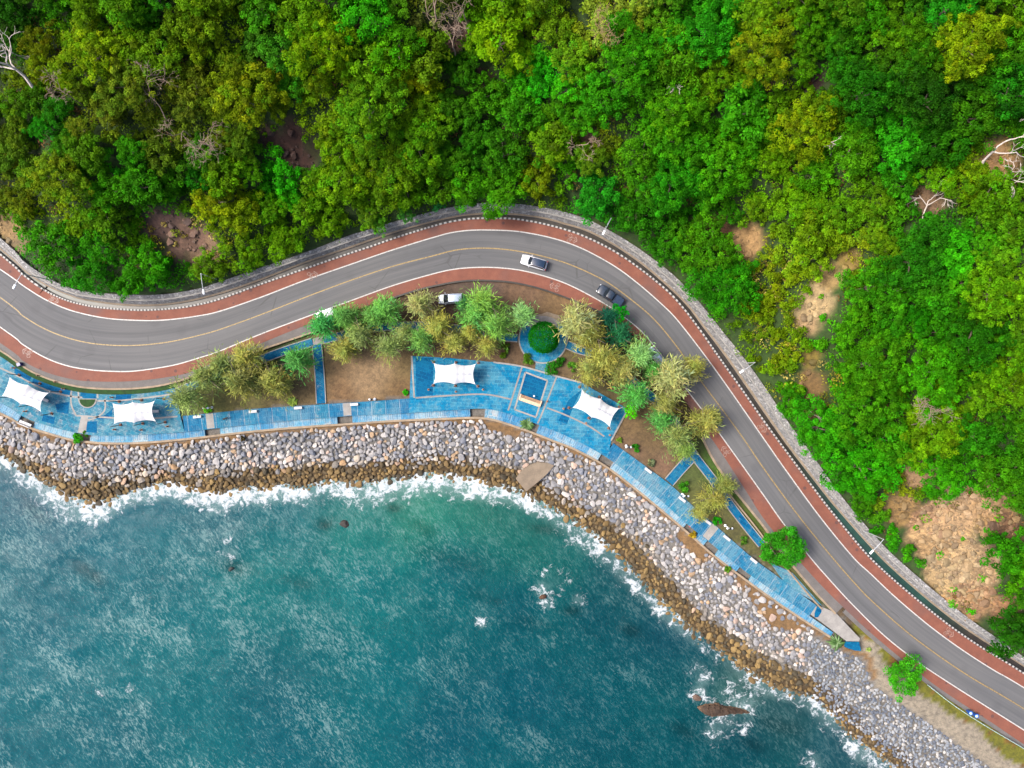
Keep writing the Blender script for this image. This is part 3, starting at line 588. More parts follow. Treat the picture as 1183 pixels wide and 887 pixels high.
LAWN = [(420,440,(190,150,112)),(440,420,(200,160,120)),(395,455,(160,118,80)),(465,450,(150,112,70)),(468,425,(150,120,75)),(350,455,(140,112,72)),(320,455,(142,118,76)),(240,465,(130,125,60)),(215,470,(105,115,60)),(280,460,(140,125,70)),(300,440,(125,120,50)),(260,425,(110,110,45)),(330,415,(70,95,40)),(420,385,(120,95,50)),(500,350,(112,82,66)),(470,375,(120,90,60)),(540,340,(120,95,82)),(560,335,(130,100,88)),(600,340,(155,115,88)),(650,355,(165,125,85)),(680,360,(120,85,60)),(590,408,(140,105,75)),(660,415,(130,110,70)),(650,425,(140,110,75)),(745,505,(140,108,70)),(730,520,(150,112,85)),(770,540,(165,120,95)),(725,490,(150,115,75)),(745,480,(120,95,55)),(785,550,(90,110,45)),(800,580,(130,128,62)),(820,590,(135,120,70)),(850,610,(120,110,62)),(880,640,(120,110,60)),(835,545,(80,120,20)),(850,560,(85,125,20)),(870,600,(100,120,30)),(930,680,(105,105,50)),(960,710,(100,110,45)),(700,440,(110,95,55)),(760,440,(110,85,55)),(790,480,(105,85,50)),(720,390,(70,60,35)),(810,500,(90,95,45)),(830,520,(75,120,20))]
pk = ~fo & ~se
num = np.zeros(GX.shape + (3,)); den = np.zeros(GX.shape)
for a, b, c in LAWN:
    w = 1 / ((UX - a) ** 2 + (UY - b) ** 2 + 25) ** 1.6; num += w[..., None] * lin(c); den += w
lc = num / den[..., None] * EXPO * np.array([.98, 1.1, 1.08])
C = np.where((pk & (UX > 195) & (UX < 960))[..., None], lc, C)
C = np.where((pk & (dC < 4.2) & (UX < 975))[..., None], lin((150, 145, 138)) * EXPO, C)
C = np.where((pk & (UX <= 195) & (dC > 4.2))[..., None], lin((45, 85, 25)) * EXPO, C)
east = pk & (UX > 985) & (UY > 700); jit = (fbm(GX, GY, 4, 31) - .5) * 3
sand, gr = lin((190, 178, 158)) * EXPO, lin((140, 140, 25)) * EXPO
ee = np.where((dC + jit < 2.3)[..., None], sand, gr); ee = np.where(((dC + jit > 2.3) & (fbm(GX, GY, 3, 77) > .62))[..., None], lin((150, 110, 40)) * EXPO, ee)
C = np.where(east[..., None], ee, C)
C = np.where(fo[..., None], lin((52, 84, 10)) * EXPO * (0.8 + .8 * fbm(GX, GY, 5, 3))[..., None], C)
PM = np.zeros(GX.shape); PC = np.zeros(GX.shape + (3,))
ROCKY = np.zeros(GX.shape)
for a, b, r, c in PATCH:
    d = np.hypot(UX - a, UY - b) / (r * S) + (fbm(GX, GY, 5, 41) - .5) * 1.3
    w = np.clip((1.04 - d) / .3, 0, 1) * fo
    PC = np.where((w > PM)[..., None], lin(c) * np.array([1.16, 1.18, 1.24]) * EXPO, PC); PM = np.maximum(PM, w)
    if a > 1040 and b > 570: ROCKY = np.maximum(ROCKY, w)
C = C * (1 - PM[..., None]) + PC * PM[..., None]
GZ = GZ - PM * .5 + ROCKY * ((fbm(GX * .55 + GY * .25, GY * 1.6, 3.2, 52) - .5) * 3.4)
rk = se & ~wa
C = np.where(rk[..., None], lin((150, 146, 140)) * EXPO, C); C = np.where((rk & (dW < 5))[..., None], lin((105, 84, 50)) * EXPO, C)
dirt = (rk & (UX > 850) & (UX < 935) & (dC < 5.0 - np.abs(UX - 893) * .08 + jit * .6)) | (rk & (dC < 1.0 + jit * .4)) | (rk & (np.abs(UX - 800) < 16) & (dC < 2.6)) | (rk & (np.abs(UX - 580) < 22) & (dC < 2.2))
C = np.where(dirt[..., None], lin((165, 128, 82)) * EXPO, C)
C = np.where((rk & (UX > 1012))[..., None] & (dC < 1.4)[..., None], sand, C)
C = np.where(wa[..., None], lin((60, 60, 45)) * EXPO, C)
ny, nx = GX.shape
q = np.arange(ny * nx).reshape(ny, nx); F = np.stack([q[:-1, :-1], q[:-1, 1:], q[1:, 1:], q[1:, :-1]], -1).reshape(-1, 4)
gm = mesh('ground', np.stack([GX, GY, GZ], -1).reshape(-1, 3), F, M['ground'], cols=C.reshape(-1, 3), smooth=True); attr(gm, 'rock', np.maximum(ROCKY, PM * .35).ravel())
tag(link('ground', gm), kind='structure')
from bisect import bisect_right
def zt(x, y):
    i = min(max(bisect_right(gxs, x) - 1, 0), nx - 2); j = min(max(bisect_right(gys, y) - 1, 0), ny - 2)
    u = (x - gxs[i]) / (gxs[i + 1] - gxs[i]); v = (y - gys[j]) / (gys[j + 1] - gys[j])
    return (GZ[j, i] * (1 - u) + GZ[j, i + 1] * u) * (1 - v) + (GZ[j + 1, i] * (1 - u) + GZ[j + 1, i + 1] * u) * v
def zone(x, y, arr):
    i = int(np.argmin(np.abs(gxs - x))); j = int(np.argmin(np.abs(gys - y))); return arr[j, i]
def onground(px, py, h=0.0):
    """ground point whose height-h mark shows at picture point px, py"""
    z = 0.0
    for _ in range(12):
        x, y, _z = P(px, py, z + h); z = zt(x, y)
    return x, y, z
# loose colours on verge strips that use the ground material
for o in COL.objects:
    if o.type == 'MESH' and o.name.split('.')[0] in ('grass_verge', 'lawn') and 'Col' not in o.data.color_attributes:
        n = len(o.data.vertices); a = o.data.color_attributes.new('Col', 'FLOAT_COLOR', 'POINT')
        c = np.ones((n, 4), np.float32); c[:, :3] = lin((42, 98, 22)) * EXPO; a.data.foreach_set('color', c.ravel())
# sea surface
wxs = np.concatenate([far(-1), np.arange(-150, 75, 0.5), far(1)[::-1]]); wys = np.concatenate([far(-1), np.arange(-112, 0.1, 0.5)])
wxs = wxs[(wxs < 74) | (wxs > 170)]; wxs = np.sort(np.concatenate([wxs, np.arange(74.5, 150, .75)]))
WX, WY = np.meshgrid(wxs, wys)
d = dist(WX, WY, Lw); ins = inside(WX, WY, WATP); sd = np.where(ins, d, -d)
ux, uy = 591.5 + WX * H / (H - SEA) * S, 443.5 - WY * H / (H - SEA) * S
WZ = SEA + (fbm(WX * .8 + WY * .5, WY - .5 * WX, 5, 61) - .5) * .55 * np.clip(sd / 4, .3, 1) + (fbm(WX + WY * .8, WY * .7, 1.6, 66) - .5) * .16
def blend(pts, p=1.5, e=900):
    num = np.zeros(WX.shape + (3,)); den = np.zeros(WX.shape)
    for a, b, c in pts:
        w = 1 / ((ux - a) ** 2 + (uy - b) ** 2 + e) ** p; num += w[..., None] * lin(c); den += w
    return num / den[..., None]
SEAC = [(30,600,(28,98,115)),(120,650,(20,102,118)),(40,750,(10,100,116)),(60,850,(8,98,112)),(200,700,(8,104,116)),(250,800,(4,98,110)),(300,650,(22,112,116)),(330,860,(4,96,110)),(400,600,(62,126,118)),(480,590,(76,136,114)),(560,590,(72,130,108)),(610,620,(60,118,104)),(420,680,(8,106,114)),(450,780,(2,98,110)),(520,850,(2,88,104)),(520,660,(16,96,108)),(540,700,(14,104,110)),(600,700,(8,84,100)),(650,640,(44,112,104)),(600,800,(2,88,104)),(680,720,(10,78,92)),(700,800,(2,84,98)),(720,680,(38,88,92)),(760,740,(22,76,90)),(800,770,(22,84,94)),(780,850,(4,82,94)),(860,860,(18,72,86)),(900,840,(58,84,86)),(850,790,(66,92,84)),(960,870,(50,88,96)),(330,600,(50,116,120)),(250,600,(44,104,114)),(1000,890,(60,90,96)),(190,610,(50,110,122))]
Cw = blend(SEAC) * np.array([.2, 1.42, 1.34]) * EXPO
Cw[..., 0] *= 1 + 3.0 * np.clip(1 - sd / 14, 0, 1); Cw[..., 1] *= 1 - .12 * np.clip(1 - sd / 14, 0, 1)
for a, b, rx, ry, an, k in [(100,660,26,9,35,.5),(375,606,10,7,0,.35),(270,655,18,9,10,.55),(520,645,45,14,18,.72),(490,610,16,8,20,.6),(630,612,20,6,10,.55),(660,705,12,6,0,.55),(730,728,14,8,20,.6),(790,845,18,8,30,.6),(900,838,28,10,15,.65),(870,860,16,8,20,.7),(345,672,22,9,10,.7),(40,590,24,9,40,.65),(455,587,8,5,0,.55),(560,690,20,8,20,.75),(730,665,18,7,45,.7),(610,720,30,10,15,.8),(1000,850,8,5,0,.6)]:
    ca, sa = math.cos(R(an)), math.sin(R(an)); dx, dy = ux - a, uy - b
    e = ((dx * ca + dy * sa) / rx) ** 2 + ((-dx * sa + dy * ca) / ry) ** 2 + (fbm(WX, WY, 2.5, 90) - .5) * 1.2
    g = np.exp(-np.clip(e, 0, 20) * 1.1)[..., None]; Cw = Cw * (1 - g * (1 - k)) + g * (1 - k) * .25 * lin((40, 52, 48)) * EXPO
FW = [(0,26),(60,26),(110,28),(150,26),(240,22),(330,20),(400,30),(500,32),(560,26),(620,20),(680,30),(740,18),(800,11),(860,12),(905,18),(960,22),(1010,20),(1100,20)]
fw = np.interp(ux, [a for a, b in FW], [b for a, b in FW]) / S * .86
amp = np.interp(ux, [0, 150, 230, 400, 520, 600, 680, 760, 830, 900, 1000], [.62, .95, .8, .86, .98, .78, .72, .58, .42, .6, .62])
foam = np.clip(1.08 - np.clip(sd, -2, 99) / fw * 1.0, 0, 1) ** 1.0 * amp * .95 + (fbm(WX, WY, 7, 70) - .5) * .75 * (sd < fw * 1.5)
foam = np.where(sd < -1.5, foam, foam); foam *= np.clip(1.6 - sd / fw, 0, 1)
for a, b, r, k in [(808,800,9,.8),(812,785,10,.55),(805,772,12,.42),(862,816,11,.85),(850,812,12,.6),(838,830,18,.5),(872,808,10,.45),(826,845,14,.46),(860,838,10,.42),(627,680,11,.62),(630,695,10,.5),(668,693,9,.5),(556,720,7,.6),(150,795,5,.62),(115,800,5,.45),(265,640,10,.5),(262,625,8,.45),(167,725,8,.35),(940,880,10,.6),(845,800,30,.28),(640,670,22,.24)]:
    foam = np.maximum(foam, k * 1.0 * np.exp(-((ux - a) ** 2 + (uy - b) ** 2) / (2 * (r * .8) ** 2)) * (0.55 + .9 * fbm(WX, WY, 1.6, 71)))
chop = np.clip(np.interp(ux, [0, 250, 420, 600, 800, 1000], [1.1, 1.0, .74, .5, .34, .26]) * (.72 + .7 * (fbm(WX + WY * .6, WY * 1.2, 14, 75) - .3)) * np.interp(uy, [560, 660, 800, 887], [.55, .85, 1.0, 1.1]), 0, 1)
ny2, nx2 = WX.shape; q = np.arange(ny2 * nx2).reshape(ny2, nx2); F = np.stack([q[:-1, :-1], q[:-1, 1:], q[1:, 1:], q[1:, :-1]], -1).reshape(-1, 4)
keep = (sd.ravel() > -9)[F].any(axis=1); F = F[keep]
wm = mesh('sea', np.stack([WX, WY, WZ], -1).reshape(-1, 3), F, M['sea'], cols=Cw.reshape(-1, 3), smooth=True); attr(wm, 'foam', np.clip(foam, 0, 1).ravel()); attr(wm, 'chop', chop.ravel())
tag(link('sea', wm), kind='structure')
# ------------------------------------------------------------------ words for labels
def dirword(dx, dy):
    a = math.degrees(math.atan2(-dy, dx)) % 360
    return ['right of', 'above and right of', 'above', 'above and left of', 'left of', 'below and left of', 'below', 'below and right of'][int((a + 22.5) // 45) % 8]
ORD = ['nearest', 'second nearest', 'third nearest', 'fourth nearest', 'fifth nearest', 'sixth nearest', 'seventh nearest', 'eighth nearest', 'ninth nearest', 'tenth nearest', 'eleventh nearest', 'twelfth nearest']
def autolabel(items, marks, cat, group, at=18):
    """items: (object, px, py, description); every label ends up different"""
    keys = {}
    for o, x, y, d in items:
        m = min(marks, key=lambda q: (q[0] - x) ** 2 + (q[1] - y) ** 2); r = math.hypot(m[0] - x, m[1] - y)
        w = 'beside' if r < at else dirword(x - m[0], y - m[1]); keys.setdefault((d, w, m[2]), []).append((r, o))
    for (d, w, m), l in keys.items():
        l.sort(key=lambda q: q[0])
        for i, (r, o) in enumerate(l):
            tag(o, f'{d} {w} {m}' if len(l) == 1 else f'{ORD[min(i, 11)]} {d} {w} {m}', cat, group)
# ------------------------------------------------------------------ boulders of the sea revetment
def ico(sub):
    bm = bmesh.new(); bmesh.ops.create_icosphere(bm, subdivisions=sub, radius=1); bm.verts.index_update()
    v = np.array([p.co[:] for p in bm.verts]); f = np.array([[q.index for q in c.verts] for c in bm.faces]); bm.free(); return v, f
IV2, IF2 = ico(2); IV3, IF3 = ico(3)
def rock_verts(r, sub=2, cuts=11, rough=.06):
    v = (IV2 if sub == 2 else IV3).copy(); g = np.random.default_rng(r)
    for _ in range(cuts):
        n = g.normal(size=3); n /= np.linalg.norm(n); h = g.uniform(.5, .82); e = v @ n - h; v -= np.clip(e, 0, None)[:, None] * n * .93
    return v * (1 + g.uniform(-rough, rough, (len(v), 1)))
SHAPES = [rock_verts(100 + i) for i in range(14)]
bx0, bx1, by0, by1 = -122, 125, -100, 6
LcB, LwB = Lc[(np.abs(Lc[:, 0]) < 180) & (Lc[:, 1] > -170)], Lw[(np.abs(Lw[:, 0]) < 180) & (Lw[:, 1] > -170)]
cell = 1.0; hashg = {}; bl = []
cx = rng.uniform(bx0, bx1, 620000); cy = rng.uniform(by0, by1, 620000)
pre = np.abs(np.interp(cx, Lc[:, 0], Lc[:, 1]) - cy) < 26
cx, cy = cx[pre], cy[pre]
seam = inside(cx, cy, SEAP); wam = inside(cx, cy, WATP); dcm = dist(cx, cy, LcB); dwm = dist(cx, cy, LwB)
ok = seam & (~wam | (dwm < 2.2)) & (dcm > .55)
order = np.where(ok)[0]
for i in order:
    x, y = cx[i], cy[i]; z = zt(x, y); u, v = PX(x, y, z)
    se_ = u > 938 + (v - 740) * .02
    if se_ and dcm[i] < 1.6: continue
    if 850 < u < 935 and dcm[i] < 4.2 - abs(u - 893) * .07 and rng.random() > .05: continue
    if (abs(u - 800) < 15 and dcm[i] < 2.3) or (abs(u - 580) < 20 and dcm[i] < 2.0): continue
    d = rng.uniform(.5, .85) if se_ else rng.choice([rng.uniform(.6, .85), rng.uniform(.85, 1.2), rng.uniform(1.15, 1.55)], p=[.36, .46, .18])
    if wam[i]: d *= .85
    hx, hy = int(x // cell), int(y // cell); bad = False
    for a in range(hx - 2, hx + 3):
        for b in range(hy - 2, hy + 3):
            for (X, Y, D) in hashg.get((a, b), ()):
                if (X - x) ** 2 + (Y - y) ** 2 < (.36 * (d + D)) ** 2: bad = True; break
            if bad: break
        if bad: break
    if bad: continue
    hashg.setdefault((hx, hy), []).append((x, y, d)); bl.append((x, y, z, d, u, v, se_, wam[i], dwm[i]))
LtB = Lt[(np.abs(Lt[:, 0]) < 180)]
bxy = np.array([b[:2] for b in bl]); dT = dist(bxy[:, 0], bxy[:, 1], LtB); wetp = inside(bxy[:, 0], bxy[:, 1], np.vstack([Lt, [[590, -4000], [-4000, -4000]]]))
DRY = [((150, 149, 150), 'grey', .30), ((185, 181, 178), 'pale grey', .24), ((128, 132, 142), 'blue-grey', .17), ((205, 178, 160), 'pinkish', .07), ((190, 160, 125), 'tan', .06), ((215, 208, 200), 'whitish', .08)]
WETC = [((128, 102, 54), 'ochre brown', .34), ((100, 82, 46), 'brown', .3), ((152, 124, 70), 'golden brown', .2), ((76, 66, 42), 'dark brown', .12)]
SEC = [((150, 158, 168), 'blue-grey', .36), ((186, 190, 194), 'pale grey', .28), ((118, 127, 142), 'slate grey', .24), ((222, 218, 212), 'whitish', .12)]
def bould(i, b):
    x, y, z, d, u, v, se_, ww, dw = b; g = np.random.default_rng(5000 + i)
    t = dT[i] * (1 if wetp[i] else -1) + g.normal() * .55
    tab = WETC if t > 0 else (SEC if se_ else DRY)
    if se_ and t > 0 and g.random() < .35: tab = SEC
    k = g.choice(len(tab), p=np.array([q[2] for q in tab]) / sum(q[2] for q in tab)); c = lin(tab[k][0]) * EXPO * g.uniform(.85, 1.2) * ((1.25 if tab is SEC else 1.7) if t <= 0 else 1.6)
    if tab is DRY and t > -1.0: c = c * .85 * np.array([1.05, .95, .8])
    V = SHAPES[g.integers(14)] * np.array([g.uniform(.98, 1.25), g.uniform(.75, .95), g.uniform(.4, .55)]) * d * .56
    a, bb = g.uniform(0, 6.28), g.uniform(-.35, .35)
    V = V @ np.array(Matrix.Rotation(a, 3, 'Z') @ Matrix.Rotation(bb, 3, 'X')).T
    return V, c, tab[k][1], t > 0
vis = [i for i, b in enumerate(bl) if 6 < b[4] < 1177 and b[5] < 880 and not (b[7] and b[8] > .9)]
vis.sort(key=lambda i: -bl[i][3]); big = set(vis[:285]); bigitems = []; sv = []; sf = []; sc = []; nv = 0
for i, b in enumerate(bl):
    V, c, cn, wet = bould(i, b); zc = b[2] + b[3] * (.16 if not b[7] else .12)
    if i in big:
        o = link('boulder', mesh('boulder', V, IF2, M['boulder'], cols=np.repeat(c[None], len(V), 0))); o.location = (b[0], b[1], zc)
        bigitems.append((o, b[4], b[5], ('wet ' if wet else 'dry ') + f'{cn} boulder'))
    else:
        sv.append(V + np.array([b[0], b[1], zc])); sf.append(IF2 + nv); nv += len(V); sc.append(np.repeat(c[None], len(V), 0))
tag(link('revetment_rocks', mesh('revetment_rocks', np.vstack(sv), np.vstack(sf), M['boulder'], cols=np.vstack(sc))), kind='stuff', label='packed smaller rocks of the sloping sea revetment', cat='rocks')
RMARK = [(28,489,'the white bench'),(95,505,'the leafy wall bush'),(160,512,'the second tent'),(240,500,'the dog'),(300,497,'the second white promenade bench'),(345,495,'the yellow agave'),(400,490,'the fourth white promenade bench'),(440,488,'the bare lawn'),(500,484,'the inlaid plaza corner'),(550,482,'the centre steps'),(608,492,'the spiky agave'),(613,549,'the concrete slab'),(660,520,'the fourth tent plaza'),(700,540,'the steps beyond the plaza'),(745,575,'the benches by the lawn'),(790,612,'the grass tuft'),(825,645,'the last steps'),(890,695,'the bare earth bank'),(965,742,'the small palm'),(1040,785,'the bright roadside bush'),(835,820,'the surf rock'),(940,810,'the shore bend'),(980,835,'the grey shingle toe'),(40,545,'the corner cove'),(130,570,'the foaming gap'),(210,560,'the first surf bay'),(300,565,'the second surf bay'),(400,560,'the dark sunken rock'),(470,555,'the pale foam bay'),(540,555,'the white pebble'),(690,620,'the slope below the lawn'),(760,690,'the brown corner rocks'),(860,770,'the brown toe rocks')]
autolabel(bigitems, RMARK, 'boulder', 'boulders of the sea revetment', 0)
# concrete slab lying on the rocks, rocks standing in the sea
def outline(name, pts, zf, th, mat, label, cat, group=None):
    m = MB(); q = pxpoly(pts, zf); m.prism(q, zf - th, zf); o = m.build(name, mat)
    c = np.mean(q, axis=0); me = o.data; off = Vector((c[0], c[1], zf - th))
    for v in me.vertices: v.co -= off
    o.location = off; return tag(o, label, cat, group)
o = outline('concrete_slab', [(596,553),(601,545),(611,537),(621,533),(632,534),(640,537),(632,547),(621,557),(608,568)], -2.0, .5, M['tan_concrete'], 'tan concrete slab tilted among the boulders above the surf', 'slab')
o.rotation_euler = (R(9), R(3), 0)
def sea_rock(px, py, L, Wd, Hh, rz, c, label, zoff, seed, sub=3):
    V = rock_verts(seed, sub, 9, .05) * np.array([L / 2, Wd / 2, Hh]); o = link('sea_rock', mesh('sea_rock', V, IF3, M['boulder'], cols=np.repeat((lin(c) * EXPO)[None], len(V), 0)))
    o.location = (*P(px, py, SEA)[:2], SEA + zoff); o.rotation_euler = (0, 0, R(rz)); return tag(o, label, 'rock', 'rocks standing in the sea')
def long_rock():
    v, f = ico(5); X, Y, Z = v.T; n = fbm(X * 5.2 + 3, Y * 1.3 + Z, .9, 15, 5) - .5; n2 = fbm(X * 5.2 + Y * .4, Z * 1.2 + 9, .35, 18, 4) - .5
    w = np.interp(X, [-1, -.75, -.4, -.05, .3, .7, 1], [.7, 1.25, 1.3, .85, .62, .6, .4]); r = 1 + n * .75 + n2 * .4
    V = np.c_[X * 5.0 + n2 * .5, Y * w * 1.05 * r + .3 * np.sin(X * 2.4) - .35 * X, np.maximum(Z, -.6) * (.35 + .45 * w) * r]
    c = np.where((V[:, 2] > .3 + n * .6)[:, None], lin((84, 58, 32)), lin((140, 108, 78))) * EXPO * (1.1 + n2 * 1.4)[:, None]
    o = link('sea_rock', mesh('sea_rock', V, f, M['boulder'], cols=np.clip(c, .003, 1))); o.location = (*P(836, 820, SEA)[:2], SEA + .05); o.rotation_euler = (0, 0, R(-4)); tag(o, 'long low brown rock breaking the surf off the shore bend', 'rock', 'rocks standing in the sea')
long_rock()
sea_rock(627, 689, 1.6, 1.0, .6, 20, (120, 80, 50), 'small brown rock ringed by white foam in the open bay', .05, 21)
sea_rock(398, 606, 1.9, 1.8, .5, 0, (70, 62, 56), 'dark rounded rock awash in the foam', .0, 22)
sea_rock(267, 657, 1.5, 1.2, .5, 30, (60, 66, 66), 'dark rock just breaking the water offshore of the dog', -.15, 23)
sea_rock(805, 806, 1.8, 1.2, .55, -30, (140, 110, 90), 'small pale rock at the tip of the long surf rock', 0, 24)

# loose broken stone on the bare slopes
sv = []; sf = []; sc = []; nv = 0; g = np.random.default_rng(9)
for a, b, r, c in PATCH:
    n = int(r * r * (3.2 if a > 1040 and b > 570 else 1.6))
    for _ in range(n):
        th, q = g.uniform(0, 6.28), r * S * g.uniform(0, 1) ** .6; x, y, z = onground(a + q * math.cos(th), b + q * math.sin(th))
        if zone(x, y, PM) < .4: continue
        d = g.uniform(.12, .42) if g.random() < .85 else g.uniform(.5, 1.1)
        V = SHAPES[g.integers(14)] * np.array([1, .8, .5]) * d; V = V @ np.array(Matrix.Rotation(g.uniform(0, 6.28), 3, 'Z')).T + np.array([x, y, zt(x, y) + d * .1])
        sv.append(V); sf.append(IF2 + nv); nv += len(V); sc.append(np.repeat((lin(c) * EXPO * g.uniform(.7, 1.5))[None], len(V), 0))
tag(link('scree', mesh('scree', np.vstack(sv), np.vstack(sf), M['boulder'], cols=np.vstack(sc))), kind='stuff', label='loose broken stones on the bare hillside patches', cat='stones')
# ------------------------------------------------------------------ foliage
rng = np.random.default_rng(77)
def quads(c, n, L, Wd, roll=None):
    """leaf-shaped quads: centres, normals, length, width -> verts, faces"""
    N = len(c); n = n / np.linalg.norm(n, axis=1)[:, None]
    r = rng.normal(size=(N, 3)) if roll is None else roll
    t = r - n * (r * n).sum(1)[:, None]; t /= np.linalg.norm(t, axis=1)[:, None]; b = np.cross(n, t)
    L = np.broadcast_to(L, (N,))[:, None]; Wd = np.broadcast_to(Wd, (N,))[:, None]
    v = np.stack([c - t * L / 2, c + b * Wd / 2 + t * L * .08, c + t * L / 2, c - b * Wd / 2 + t * L * .08], 1).reshape(-1, 3)
    return v, np.arange(4 * N).reshape(N, 4)
def clumps(cen, rad, per, leaf, tint, tj=.16, low=-.25, up=.5):
    K = len(cen); N = K * per; ix = np.repeat(np.arange(K), per)
    d = rng.normal(size=(N, 3)); d /= np.linalg.norm(d, axis=1)[:, None]; d[:, 2] = np.where(d[:, 2] < low, -d[:, 2], d[:, 2])
    p = cen[ix] + d * (rad[ix] * rng.uniform(.62, 1.08, N))[:, None] * np.array([1, 1, .8])
    n = d * .7 + rng.normal(size=(N, 3)) * .5 + np.array([0, 0, up])
    L = np.broadcast_to(leaf, (K,))[ix] * rng.uniform(.7, 1.35, N)
    v, f = quads(p, n, L, L * .58)
    col = tint[ix] * (1 + rng.normal(size=(N, 1)) * tj); return v, f, np.repeat(np.clip(col, .0008, 3), 4, axis=0)
def tints(K, s=.2, hue=.1):
    b = np.clip(1 + rng.normal(size=K) * s, .5, 1.6); h = rng.normal(size=K) * hue
    return np.stack([b * (1 + h), b, b * (1 - h * .6)], 1)
def crown(nc, per, leaf, flat=.72, lump=.3, hole=.12, s=.2, hue=.1, irr=1.0):
    k = np.arange(nc) + .5; ph = np.pi * (1 + 5 ** .5) * k; zz = 1 - k / nc * 1.18
    rr = np.sqrt(np.clip(1 - zz ** 2, 0, 1)); dirs = np.stack([rr * np.cos(ph), rr * np.sin(ph), zz], 1) + rng.normal(size=(nc, 3)) * .14
    ang = np.arctan2(dirs[:, 1], dirs[:, 0]); a1, a2, a3 = rng.uniform(0, 6.28, 3)
    ext = .68 + irr * (.14 * np.sin(2 * ang + a1) + .13 * np.sin(3 * ang + a2) + .1 * np.sin(5 * ang + a3) + rng.uniform(-.16, .16, nc))
    cen = dirs * ext[:, None] * np.array([1, 1, flat]); keep = rng.random(nc) > hole
    rad = rng.uniform(.75, 1.25, nc) * lump
    return clumps(cen[keep], rad[keep], per, leaf, tints(keep.sum(), s, hue))
def cmesh(name, t, mat): return mesh(name, t[0], t[1], mat, cols=t[2])
CROWN = [cmesh('crown', crown(78, 62, .088, rng.uniform(.42, .58), .17, .16, .3, .1), M['leaves']) for _ in range(6)] + [cmesh('crown', crown(60, 74, .078, .6, .19, .25, .3, .12), M['leaves']) for _ in range(3)] + [cmesh('crown', crown(54, 60, .115, .5, .2, .18, .28, .1), M['leaves']) for _ in range(3)]
BIGC = [cmesh('crown', crown(210, 66, .052, .45, .112, .15, .3, .14), M['leaves']) for _ in range(4)]
def trunk_mesh():
    m = MB(); b = [Vector((0, 0, -.6))]; a = rng.normal(size=2) * .06
    top = Vector((a[0], a[1], .62)); m.tube([(0, 0, -.6), (a[0] * .3, a[1] * .3, 0), (a[0] * .7, a[1] * .7, .35), top], [.075, .06, .05, .04], 7)
    for k in range(4):
        t = k * 1.57 + rng.uniform(-.4, .4); m.tube([top * .92, top + Vector((math.cos(t) * .22, math.sin(t) * .22, .16)), top + Vector((math.cos(t) * .5, math.sin(t) * .5, .3))], [.035, .024, .01], 5)
    return m.mesh('trunk', M['bark'])
TRUNK = [trunk_mesh() for _ in range(4)]
def put_tree(name, x, y, z, hc, rad, col, cm, tm, squash=1.0, rz=None):
    root = empty(name, (x, y, z)); rz = rng.uniform(0, 6.28) if rz is None else rz
    t = link('trunk', tm, None, root); t.scale = (rad * .9, rad * .9, hc)
    c = link('crown', cm, None, root); c.location = (0, 0, hc); c.scale = (rad, rad, rad * squash); c.rotation_euler = (rng.uniform(-.12, .12), rng.uniform(-.12, .12), rz); c.color = (*col, 1)
    return root
LEAFK = 3.2
